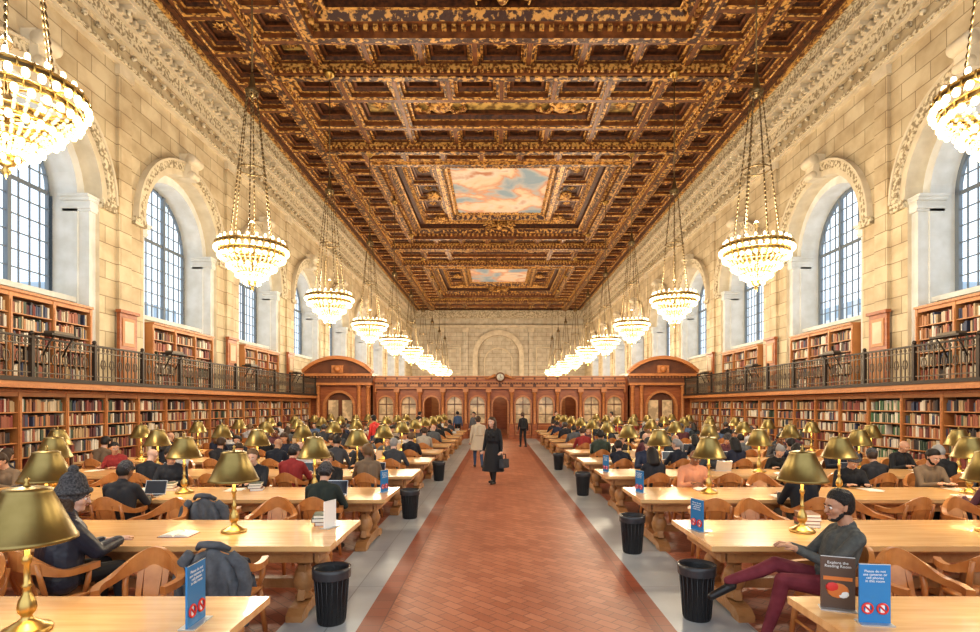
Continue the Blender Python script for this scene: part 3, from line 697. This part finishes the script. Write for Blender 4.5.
def bstack(k):
    l=MB(); z=0
    for i in range(k):
        h=U(.02,.045); a=U(-.02,.02); m='book_%d'%random.choice([0,1,3,5,6,7,8])
        l.box(-.09+a,.09+a,-.125,.125,z,z+.004,m); l.box(-.085+a,.09+a,-.12,.12,z+.004,z+h-.004,'white_page'); l.box(-.09+a,.09+a,-.125,.125,z+h-.004,z+h,m); l.box(-.094+a,-.088+a,-.125,.125,z,z+h,m); z+=h
    return l.mesh('book_stack')
def paper():
    l=MB()
    for k in range(3):
        a=U(-.3,.3); ox,oy=U(-.06,.06),U(-.04,.04); c_,s_=math.cos(a),math.sin(a); pts=[]
        for z in (k*.002,k*.002+.0015):
            for u,v in ((-.105,-.148),(.105,-.148),(.105,.148),(-.105,.148)): pts.append((ox+u*c_-v*s_,oy+u*s_+v*c_,z))
        l.add(pts,[(0,3,2,1),(4,5,6,7),(0,1,5,4),(1,2,6,5),(2,3,7,6),(3,0,4,7)],'white_page')
    return l.mesh('paper_sheets')
LP,OB,PAP=laptop(),obook(),paper(); BS=[bstack(3),bstack(4),bstack(2)]
def bin_():
    b=MB(); b.lathe([(.125,.0),(.13,.01),(.165,.50),(.175,.505),(.178,.53),(.168,.53),(.16,.50),(.122,.02)],(0,0,0),'plastic_black',20,caps=False); b.lathe([(.12,.015),(.12,.02)],(0,0,0),'plastic_black',20)
    b.lathe([(.182,.44),(.184,.50),(.183,.537),(.165,.537),(.155,.40),(.11,.1),(.001,.08)],(0,0,0),'bag_liner',20,caps=False)
    for i in range(20):
        a=2*math.pi*i/20; b.tube([(.131*math.cos(a),.131*math.sin(a),.02),(.165*math.cos(a),.165*math.sin(a),.45)],.004,'bag_liner',4)
    return b.mesh('trash_bin')
BM=bin_()
# ------------------------------------------------------------------ people
def V(*a): return Vector(a)
def rotv(yaw,pitch,roll=0): return Matrix.Rotation(yaw,3,'Z')@Matrix.Rotation(pitch,3,'X')@Matrix.Rotation(roll,3,'Y')
def ik(S,W,l1,l2,pole):
    d=W-S; L=d.length
    if L>(l1+l2)*.995: W=S+d*((l1+l2)*.995/L); d=W-S; L=d.length
    a=(l1*l1-l2*l2+L*L)/(2*L); h=math.sqrt(max(l1*l1-a*a,0)); n=d/L; p=pole-n*pole.dot(n); p.normalize()
    return S+n*a+p*h, W
def capmesh(vs,fs,p0,r0,p1,r1,n=12,k=4):
    d=p1-p0; L=d.length
    t=d/L if L>1e-5 else Vector((0,0,1)); a=t.orthogonal().normalized(); b=t.cross(a); rows=[]
    for i in range(k+1):
        th=-math.pi/2+math.pi/2*i/k; rows.append((p0+t*r0*math.sin(th),max(r0*math.cos(th),1e-4)))
    for i in range(k+1):
        th=math.pi/2*i/k; rows.append((p1+t*r1*math.sin(th),max(r1*math.cos(th),1e-4)))
    base=len(vs)
    for c,r in rows:
        for i in range(n):
            an=2*math.pi*i/n; vs.append(c+a*r*math.cos(an)+b*r*math.sin(an))
    m=len(rows)
    for q in range(m-1):
        for i in range(n):
            j=(i+1)%n; fs.append((base+q*n+i,base+q*n+j,base+(q+1)*n+j,base+(q+1)*n+i))
    fs.append(tuple(base+i for i in range(n))[::-1]); fs.append(tuple(base+(m-1)*n+i for i in range(n)))
def hand(pr,ex,wr,dirv,down,side,curl,skin):
    dirv=dirv.normalized(); down=(down-dirv*down.dot(dirv)).normalized(); lat=dirv.cross(down).normalized()*side
    for o in (-.022,0,.022): pr.append((wr+lat*o*.5,.024,wr+dirv*.075+lat*o,.0165,'skin'))
    for i,(o,L) in enumerate(((-.031,.062),(-.011,.074),(.010,.080),(.031,.070))):
        p=wr+dirv*.07+lat*o; d=dirv.copy(); pts=[p]; rad=[.0095]
        for k,f in enumerate((.45,.32,.23)):
            d=(d+down*curl*(.5+.25*k)).normalized(); p=p+d*L*f; pts.append(p); rad.append(.0090-.0011*k)
        ex.tube(pts,rad,skin,7)
    p=wr+dirv*.02+lat*.028; d=(dirv*.7+lat*.75+down*.25).normalized(); q=p+d*.04; d2=(dirv+lat*.2+down*.35).normalized(); ex.tube([p,q,q+d2*.032],[.012,.010,.008],skin,7)
def head(pr,ex,Cn,Rm,M,style='short',hat=None):
    T=lambda x,y,z: Cn+Rm@Vector((x,y,z))
    sk='skin'
    pr+= [(T(0,-.015,.03),.088,T(0,.012,.025),.084,sk),(T(0,.02,-.02),.074,T(0,.03,-.06),.055,sk),(T(-.02,.035,-.085),.032,T(.02,.035,-.085),.032,sk),(T(0,.055,-.088),.026,T(0,.058,-.09),.026,sk),
          (T(-.035,.05,-.025),.036,T(-.03,.05,-.03),.036,sk),(T(.035,.05,-.025),.036,T(.03,.05,-.03),.036,sk),
          (T(0,.088,.005),.010,T(0,.108,-.032),.0145,sk),(T(-.03,.076,.022),.018,T(.03,.076,.022),.018,sk)]
    for e in (-1,1):
        pr.append((T(e*.086,-.008,.012),.014,T(e*.084,-.002,-.022),.012,sk))
        ex.ball(tuple(T(e*.032,.083,-.002)),.0125,M['eyew'],8,5); ex.ball(tuple(T(e*.032,.0925,-.003)),.0062,M['eyed'],6,4)
        ex.tube([T(e*.015,.096,.018),T(e*.032,.098,.023),T(e*.05,.088,.017)],[.004,.0045,.003],M['hair'],5)
    ex.tube([T(-.024,.086,-.058),T(0,.096,-.056),T(.024,.086,-.058)],[.003,.0065,.003],M['lip'],6)
    if style!='bald':
        pr.append((T(0,-.045,.0),.085,T(0,-.04,.02),.086,'hair'))
        if not hat or hat=='headphones': pr+= [(T(0,-.03,.055),.095,T(0,-.005,.068),.085,'hair'),(T(0,-.04,.02),.088,T(0,-.04,.03),.09,'hair'),(T(-.06,-.01,.05),.045,T(-.055,.02,.07),.035,'hair'),(T(.06,-.01,.05),.045,T(.055,.02,.07),.035,'hair')]
    if style=='beard': pr+= [(T(-.065,.01,-.03),.026,T(-.04,.045,-.085),.026,'hair'),(T(.065,.01,-.03),.026,T(.04,.045,-.085),.026,'hair'),(T(-.03,.055,-.09),.027,T(.03,.055,-.09),.027,'hair')]
    if style=='stubble': pr+= [(T(-.058,.012,-.06),.017,T(-.03,.048,-.103),.018,'hair'),(T(.058,.012,-.06),.017,T(.03,.048,-.103),.018,'hair'),(T(-.02,.062,-.104),.017,T(.02,.062,-.104),.017,'hair')]
    if style=='long': pr+= [(T(e*.065,-.03,.0),.045,T(e*.085,-.02,-.17),.04,'hair') for e in (-1,1)]+[(T(0,-.07,.0),.07,T(0,-.085,-.20),.06,'hair'),(T(-.05,-.06,0),.06,T(-.05,-.07,-.2),.05,'hair'),(T(.05,-.06,0),.06,T(.05,-.07,-.2),.05,'hair')]
    if style=='bun': pr.append((T(0,-.13,.06),.042,T(0,-.135,.065),.042,'hair'))
    if style=='tail': pr+=[(T(0,-.12,.05),.03,T(0,-.15,-.02),.035,'hair'),(T(0,-.15,-.02),.035,T(0,-.13,-.16),.018,'hair')]
    if hat in('beanie','bigbeanie'):
        g=1 if hat=='beanie' else 1.12
        pr+=[(T(0,-.02,.06),.104*g,T(0,-.03,.085 if g==1 else .125),.09*g,'hat'),(T(0,-.045,.035),.10*g,T(0,-.04,.05),.10*g,'hat')]
        ex.tube([T(.104*g*math.cos(a*.393),-.02+.108*g*math.sin(a*.393),.048+.03*(math.sin(a*.393))*.6) for a in range(16)],.02,M['hat'],8,closed=True)
        if g>1: ex.ball(tuple(T(0,-.04,.235)),.04,M['hat'],10,7)
    if hat=='cap':
        pr+=[(T(0,-.015,.06),.1,T(0,-.01,.07),.095,'hat')]
        ex.tube([T(-.06,.085,.062),T(0,.135,.052),T(.06,.085,.062)],[.012,.016,.012],M['hat'],6); ex.tube([T(-.05,.075,.065),T(0,.10,.062),T(.05,.075,.065)],[.02,.02,.02],M['hat'],6)
    if hat=='headphones':
        ex.tube([T(.10*math.cos(a*.314),-.01,.02+.118*math.sin(a*.314)) for a in range(11)],.009,M['eyed'],6)
        for e in (-1,1): ex.lathe([(.03,-.012),(.034,0),(.03,.012)],tuple(T(e*.1,-.005,.0)),M['eyed'],12,ax='x')
def person(name,lean=.2,twist=0,hp=-.4,hy=0,wl=(-.15,.42,.80),wr=(.15,.42,.80),legs=None,style='short',hat=None,fem=False,M=None,voxel=.013,stand=False,hip=.56,curl=.35,coat=None,bulk=1.0,collar=False):
    D=dict(cloth='cloth',skin='skin',hair='hair',pants='pants',shoe='shoe_black',hat='knit_hat',eyew='eye_white',eyed='eye_dark',lip='lip')
    if M: D.update(M)
    pr=[]; ex=MB(); Hp=V(0,0,hip)
    Rt=Matrix.Rotation(twist,3,'Z'); sp=Matrix.Rotation(-lean,3,'X')
    up=lambda x,y,z: Hp+Rt@(sp@Vector((x,y,z)))
    sw=.155 if not fem else .135; b=bulk
    pr+= [(up(-.075,0,.03),.105*b,up(-.085,.0,.36),.105*b,'cloth'),(up(.075,0,.03),.105*b,up(.085,.0,.36),.105*b,'cloth'),(up(0,.02,.08),.11*b,up(0,.025,.34),.11*b,'cloth'),
          (up(-sw,-.01,.43),.064*b,up(sw,-.01,.43),.064*b,'cloth'),(up(-.07,-.01,.45),.065*b,up(.07,-.01,.45),.065*b,'cloth'),
          (Hp+V(-.085,-.01,0),.105,Hp+V(.085,-.01,0),.105,'pants')]
    if collar: pr+=[(up(-.07,-.08,.46),.07,up(.07,-.08,.46),.07,'cloth'),(up(-.10,0,.47),.06,up(-.05,.07,.44),.05,'cloth'),(up(.10,0,.47),.06,up(.05,.07,.44),.05,'cloth'),(up(-.1,0,.0),.14,up(.1,0,.0),.14,'cloth')]
    if fem: pr+=[(up(-.06,.085,.30),.05,up(-.06,.08,.31),.05,'cloth'),(up(.06,.085,.30),.05,up(.06,.08,.31),.05,'cloth')]
    nb=up(0,.0,.48); hc=up(0,.02,.48)+Matrix.Rotation(twist,3,'Z')@V(0,.05+.05*math.sin(-hp),.165)
    Rh=rotv(twist+hy,hp)
    pr.append((nb,.062,hc+Rh@V(0,-.025,-.05),.055,'skin')); pr.append((nb+V(0,0,-.03),.078*b,nb+V(0,0,.01),.068*b,'cloth'))
    head(pr,ex,hc,Rh,D,style,hat)
    for e,w in ((-1,wl),(1,wr)):
        S=up(e*(sw+.03),-.005,.42); Wt=V(*w); pole=V(e*.5,-.4,-.8)
        E,Wt=ik(S,Wt,.29,.255,pole)
        pr+= [(S,.060*b,E,.046*b,'cloth'),(E,.046*b,Wt.lerp(E,.08),.034*b,'cloth'),(Wt.lerp(E,.1),.027,Wt,.026,'skin')]
        fd=(Wt-E).normalized(); 
        if abs(w[2]-.80)<.07: fd=(fd+V(-e*.15,.2,0)); fd.z=max(fd.z,-.12); 
        hand(pr,ex,Wt,fd,V(0,0,-1) if abs(fd.normalized().z)<.85 else V(-e,0,0),-e,curl,D['skin'])
    if legs is None:
        legs=[((-.13,.42,.555),(-.14,.40,.09),(0,1,0)),((.13,.42,.555),(.15,.44,.09),(0,1,0))]
    for e,(K,A,fdir) in zip((-1,1),legs):
        h=Hp+V(e*.09,0,-.005); K=V(*K); A=V(*A); fd=Vector(fdir).normalized()
        pr+= [(h,.092,K,.062,'pants'),(K,.060,K.lerp(A,.35)+V(0,-.01,0),.056,'pants'),(K.lerp(A,.35)+V(0,-.01,0),.056,A+V(0,0,.02),.040,'pants')]
        s=A+V(0,0,-.035); pr+= [(A,.036,s-fd*.03,.040,'shoe'),(s-fd*.03,.038,s+fd*.16,.032,'shoe')]
    vs=[];fs=[]
    for a,ra,c_,rc,l in pr: capmesh(vs,fs,a,ra,c_,rc)
    me=bpy.data.meshes.new('tmp'); me.from_pydata([tuple(q) for q in vs],[],fs); ob=bpy.data.objects.new('tmp',me); COL.objects.link(ob)
    md=ob.modifiers.new('r','REMESH'); md.mode='VOXEL'; md.voxel_size=voxel; md.use_smooth_shade=True
    ms=ob.modifiers.new('s','SMOOTH'); ms.factor=.5; ms.iterations=2
    dg=bpy.context.evaluated_depsgraph_get(); dg.update(); ev=ob.evaluated_get(dg); m2=bpy.data.meshes.new_from_object(ev)
    n=len(m2.polygons); cen=np.empty(n*3,dtype=np.float32); m2.polygons.foreach_get('center',cen); cen=cen.reshape(-1,3).astype(float)
    best=np.full(n,1e9); lab=np.zeros(n,int); names=['cloth','skin','hair','pants','shoe','hat']
    for a,ra,c_,rc,l in pr:
        A=np.array(a); Bv=np.array(c_)-A; L2=max(Bv@Bv,1e-9); t=np.clip((cen-A)@Bv/L2,0,1); d=np.linalg.norm(cen-(A+t[:,None]*Bv),axis=1)-(ra+t*(rc-ra))
        if l in('hat',): d-=.004
        mk=d<best; best[mk]=d[mk]; lab[mk]=names.index(l)
    nv=len(m2.vertices); co=np.empty(nv*3,dtype=np.float32); m2.vertices.foreach_get('co',co); co=co.reshape(-1,3).tolist()
    out=MB(); out.v=co; 
    polys=[list(p.vertices) for p in m2.polygons]; out.f=polys; out.s=[True]*n
    ids=[out.mi(D[q]) for q in names]; out.m=[ids[i] for i in lab]
    bpy.data.objects.remove(ob); 
    base=len(out.v); out.v+=ex.v
    for f,mi_,s_ in zip(ex.f,ex.m,ex.s): out.f.append([base+q for q in f]); out.m.append(out.mi(ex.ml[mi_])); out.s.append(s_)
    if coat:
        zt,zb,rt,rb=coat
        N=28; rows=[]
        for q in range(9):
            t=q/8; z=zt+(zb-zt)*t; r_=rt+(rb-rt)*t
            rows.append([((r_*1.12+.012*t*math.sin(a*2*math.pi/N*7))*math.cos(a*2*math.pi/N),(r_*.85+.012*t*math.sin(a*2*math.pi/N*7))*math.sin(a*2*math.pi/N)-.0,z) for a in range(N)])
        fl=[p for r_ in rows for p in r_]; F_=[(q*N+i,q*N+(i+1)%N,(q+1)*N+(i+1)%N,(q+1)*N+i) for q in range(8) for i in range(N)]+[tuple(range(N))]
        out.add(fl,F_,D['cloth'],True)
    return out.mesh(name)
VAR=[
 person('seated_reader',lean=.28,hp=-.55,wl=(-.16,.44,.80),wr=(.17,.42,.80)),
 person('seated_reader',lean=.15,hp=-.3,hy=.15,wl=(-.10,.43,.80),wr=(.10,.43,.80),style='beard'),
 person('seated_reader',lean=.38,hp=-.35,hy=-.2,wl=(-.05,.34,1.02),wr=(.2,.45,.80),twist=.1),
 person('seated_reader',lean=.2,hp=-.5,style='long',fem=True,wl=(-.14,.42,.80),wr=(.12,.44,.80)),
 person('seated_reader',lean=.12,hp=-.15,hy=.6,twist=.25,style='tail',fem=True,wl=(-.2,.40,.80),wr=(.1,.42,.80)),
 person('seated_reader',lean=.32,hp=-.6,hat='beanie',wl=(-.12,.45,.80),wr=(.18,.45,.80),bulk=1.12),
 person('seated_reader',lean=.1,hp=-.25,hy=-.3,hat='cap',wl=(-.15,.40,.80),wr=(.16,.42,.80),bulk=1.08),
 person('seated_reader',lean=.45,hp=-.7,style='bun',fem=True,wl=(-.18,.46,.80),wr=(.2,.46,.80)),
 person('seated_reader',lean=-.08,hp=-.2,hy=.1,wl=(-.12,.36,.80),wr=(.14,.36,.80),hat='headphones',bulk=1.05),
 person('seated_reader',lean=.22,hp=-.4,style='bald',wl=(-.15,.42,.80),wr=(.15,.42,.80),bulk=1.1),
]
CL=[(.012,.013,.017),(.02,.025,.05),(.015,.015,.015),(.05,.055,.065),(.015,.02,.035),(.02,.03,.07),(.03,.03,.035),(.012,.012,.014),(.02,.022,.03),(.30,.03,.03),(.08,.13,.24),(.42,.38,.32),(.20,.14,.09),(.05,.07,.05),(.5,.5,.52),(.02,.02,.03),(.07,.07,.08),(.12,.04,.05),(.03,.04,.05),(.11,.12,.13)]
# ------------------------------------------------------------------ place furniture
rows=[3.3+2.6*i for i in range(11)]
FO=[.8+1.35*k for k in range(6)]; RO=[1.25+1.35*k for k in range(5)]
empty_front={(-1,1,0):'jacket',(-1,1,1):'hero',(1,1,0):'man'}
def put_person(x,y,rz,var=None,color=None):
    me=VAR[var] if var is not None else random.choice(VAR)
    return inst(me,'seated_reader',(x,y,0),rz+U(-.12,.12),U(.96,1.05),color or random.choice(CL))
for ri,yc in enumerate(rows):
    for s in (-1,1):
        xe=-1.6 if s<0 else 2.05
        X=lambda o: xe+s*o
        inst(TM,'reading_table',(X(4.2),yc,0),0)
        for o in (1.2,3.2,5.2,7.2):
            lo=inst(LM,'table_lamp',(X(o),yc,.75),U(0,6))
            if ri<6:
                l=bpy.data.lights.new('lamp_bulb_light','POINT'); l.energy=7; l.color=(1,.82,.55); l.shadow_soft_size=.04
                q=bpy.data.objects.new('glow',l); q.location=(0,0,.60); COL.objects.link(q); q.parent=lo
        occ=.62 if ri>=2 else 0
        if ri>=3: occ=.85
        for side,offs in ((-1,FO),(1,RO)):
            for k,o in enumerate(offs):
                if ri==0 and side<0: continue
                key=(s,ri,k) if side<0 else None
                facing=0 if side<0 else math.pi
                x=X(o)+U(-.04,.04); person_here=R()<occ; var=None; col=None
                if ri==1 and side>0: person_here = False
                if ri==2 and side<0: person_here = (k in (0,2,3,5)) if s<0 else (k in (1,3,4))
                if ri==2 and side>0: person_here = k in (0,1,2,4) if s<0 else k in (0,2,3)
                if (s,ri,side,k)==(-1,2,-1,0): var=5; col=(.02,.03,.025)
                if (s,ri,side,k)==(1,2,1,0): var=9; col=(.65,.30,.18)
                pull=U(-.05,.12) if not person_here else 0
                yq=yc+side*(.61+.36+pull); rz=facing+U(-.15,.15)*(0 if person_here else 1.6)
                if key in empty_front and empty_front[key] in('man','hero'):
                    continue
                inst(CM,'wooden_armchair',(x,yq,0),rz)
                if person_here:
                    put_person(x,yq,facing,var,col)
                    yt=yc+side*.34; q=random.random()
                    if q<.45: inst(LP,'laptop',(x,yt-side*.02,.75),facing)
                    elif q<.75: inst(OB,'open_book',(x,yt-side*.03,.75),facing)
                    else: inst(PAP,'paper_sheets',(x,yt-side*.03,.75),facing)
                    if R()<.3: inst(random.choice(BS),'book_stack',(x+.34,yc+side*.3,.75),U(-.3,.3))
                elif (R()<.26 and ri>=1) or (key in empty_front and empty_front[key]=='jacket'):
                    inst(JG if s<0 and ri==1 else random.choice([JD,JG]),'jacket',(x,yq,0),rz)
                elif R()<.15 and ri>=1: inst(random.choice(BS),'book_stack',(x+.2,yc+side*.3,.75),U(-.3,.3))
# ---- hero woman (beanie, navy puffer)
hx,hy_=-3.86,4.86
inst(CM,'wooden_armchair',(hx,hy_,0),-.35)
wm_=person('seated_woman',lean=.10,hp=-.12,hy=-.55,twist=-.15,style='long',hat='bigbeanie',fem=False,bulk=1.42,voxel=.008,wl=(-.05,.38,.77),wr=(.12,.42,.79),collar=True,
   M=dict(cloth='puffer_navy',skin='skin_light',hair='hair_brown',pants='coat_black',hat='knit_hat'))
inst(wm_,'seated_woman',(hx,hy_,0),-.5,1.06)
# ---- hero man
mx_,my_=2.83,4.72
inst(CM,'wooden_armchair',(mx_,my_,0),math.pi/2)
mm_=person('reclining_man',lean=-.30,hp=-.05,hy=.15,style='stubble',voxel=.007,wl=(-.12,.30,.86),wr=(.10,.28,.84),curl=.6,
   legs=[((-.10,.40,.60),(-.05,.52,.09),(0,1,0)),((.02,.41,.70),(.0,.79,.53),(0,.85,-.5))],
   M=dict(cloth='sweater_grey',skin='skin_tan',hair='hair_black',pants='trousers_maroon'))
inst(mm_,'reclining_man',(mx_,my_,0),math.pi/2-.12,1.04)
# ---- standing figures
def stander(name,x,y,rz,M,style='short',fem=False,coat=None,stride=.0,sc=1,wl=(-.27,.05,.82),wr=(.27,.05,.82)):
    legs=[((-.10,.05+stride*.5,.50),(-.10,stride,.09),(0,1,0)),((.10,.04-stride*.2,.50),(.10,-stride,.09),(0,1,0))]
    me=person(name,lean=.03,hp=-.05,legs=legs,style=style,fem=fem,hip=.95,coat=coat,wl=wl,wr=wr,M=M,voxel=.011,stand=True)
    return inst(me,name,(x,y,0),rz,sc)
ww=stander('walking_woman',-.10,14.7,math.pi-.5,dict(cloth='coat_black',pants='coat_black',hair='hair_brown',skin='skin_light'),'long',True,(1.12,.34,.16,.27),.14,1.03)
hb=MB(); hb.poly([(-.16,0),(.16,0),(.14,.22),(-.14,.22)],lambda u,z,d:(d,u,z),-.06,.06,'jacket_dark'); hb.tube([(0,-.1,.2),(0,-.07,.34),(0,.07,.34),(0,.1,.2)],.012,'jacket_dark',6)
h_=hb.obj('handbag',(-.36,.08,.45),0); h_.parent=ww
stander('walking_person',-.62,18.5,.2,dict(cloth='coat_cream',pants='pants',hair='hair_brown',skin='skin_light'),'short',False,(1.1,.6,.17,.24),.14,1.0)
stander('standing_person',-4.45,20.2,1.0,dict(cloth='sign_red',pants='denim',hair='hair_black',skin='skin_tan'),'short',sc=1.0)
stander('standing_person',1.3,27.5,.4,dict(cloth='coat_black',pants='coat_black',hair='hair_brown',skin='skin_light'),'tail',True,stride=.1)
stander('standing_person',-1.2,29.5,2.7,dict(cloth='jacket_grey',pants='denim',hair='hair_black',skin='skin_tan'))
stander('standing_person',6.5,31.2,1.7,dict(cloth='coat_cream',pants='coat_black',hair='hair_black',skin='skin_tan'))
stander('standing_person',-4.4,31.2,-.7,dict(cloth='coat_black',pants='denim',hair='hair_black',skin='skin_light'))
stander('standing_person',-2.3,32.5,.3,dict(cloth='denim',pants='coat_black',hair='hair_black',skin='skin_light'))
stander('standing_person',3.4,32.3,-2.7,dict(cloth='coat_black',pants='denim',hair='hair_brown',skin='skin_light'))
# ---- bins
for x,y in ((-1.60,5.36),(-1.62,10.3),(-1.62,15.4),(1.97,5.46),(1.93,7.9),(2.0,12.9),(2.0,18.0)): inst(BM,'trash_bin',(x,y,0))
# ---- signs
def text_child(par,body,size,loc,rot,mt):
    cu=bpy.data.curves.new('text','FONT'); cu.body=body; cu.size=size; cu.align_x='CENTER'; cu.extrude=.0006; cu.materials.append(MATS[mt]); cu.space_line=.9
    o=bpy.data.objects.new('lettering',cu); o.location=loc; o.rotation_euler=rot; COL.objects.link(o); o.parent=par
def sign(x,y,rz,w,h,mt,kind):
    s=MB()
    s.box(-w/2-.006,w/2+.006,-.05,.05,0,.008,'laptop_silver'); s.box(-w/2,w/2,-.006,.006,.008,h,mt); s.box(-w/2,w/2,-.0065,.0065,h-.004,h,'sign_white')
    if kind=='no':
        for cx_ in (-w*.24,w*.24):
            s.tube([(cx_+w*.17*math.cos(a*.393),-.009,h*.26+w*.17*math.sin(a*.393)) for a in range(16)],.007*w/.2,'sign_red',5,closed=True)
            s.box(cx_-.012,cx_+.012,-.0085,-.006,h*.26-.03,h*.26+.03,'sign_white')
            s.tube([(cx_-w*.12,-.010,h*.26+w*.12),(cx_+w*.12,-.010,h*.26-w*.12)],.006,'sign_red',5)
    if kind=='photo':
        s.box(-w*.42,w*.42,-.008,-.006,h*.55,h*.62,'sign_orange'); s.ball((0,-.006,h*.36),.055,'sign_orange',10,6,(1.2,.05,.9)); s.ball((.03,-.007,h*.3),.03,'sign_white',8,5,(1.2,.05,.9)); s.ball((-.03,-.007,h*.42),.035,'sign_red',8,5,(1.2,.08,.9))
    o=s.obj('table_sign',(x,y,.75),rz)
    if kind=='no': text_child(o,"Please do not\nuse cameras or\ncell phones\nin this room",w*.125,(0,-.0075,h*.86),(math.pi/2,0,0),'sign_white')
    if kind=='photo': text_child(o,"Explore the\nReading Room",w*.13,(0,-.0075,h*.86),(math.pi/2,0,0),'sign_white')
    return o
sign(2.25,3.66,-.35,.20,.35,'sign_dark','photo'); sign(2.33,3.42,-.12,.18,.37,'sign_blue','no')
sign(-1.86,3.42,1.58,.21,.38,'sign_blue','no')
sign(2.15,5.95,-1.25,.2,.34,'sign_blue','no'); sign(-1.84,6.1,1.2,.2,.3,'sign_white',''); sign(-1.75,8.6,1.2,.2,.34,'sign_blue','no'); sign(2.2,8.55,-1.2,.2,.34,'sign_blue','no'); sign(2.2,11.2,-1.2,.2,.34,'sign_blue','no')
inst(BS[0],'book_stack',(-1.98,6.3,.75),.2); inst(OB,'open_book',(-3.3,5.75,.75),0)
# ------------------------------------------------------------------ camera, world
cam=bpy.data.cameras.new('camera'); co=bpy.data.objects.new('camera',cam); COL.objects.link(co)
co.location=(0,0,CAMZ); co.rotation_euler=(math.pi/2,0,0); cam.sensor_width=36; cam.lens=36*F/980; cam.shift_x=-7/980; cam.shift_y=89/980; cam.clip_end=500
bpy.context.scene.camera=co
w=bpy.data.worlds.new('world'); bpy.context.scene.world=w; w.use_nodes=True
bg=w.node_tree.nodes['Background']; bg.inputs[0].default_value=(.84,.92,1,1); bg.inputs[1].default_value=1.8
vs=bpy.context.scene.view_settings
vs.view_transform='Standard'; vs.exposure=0.15; vs.gamma=.90
print('objects',len(bpy.data.objects))
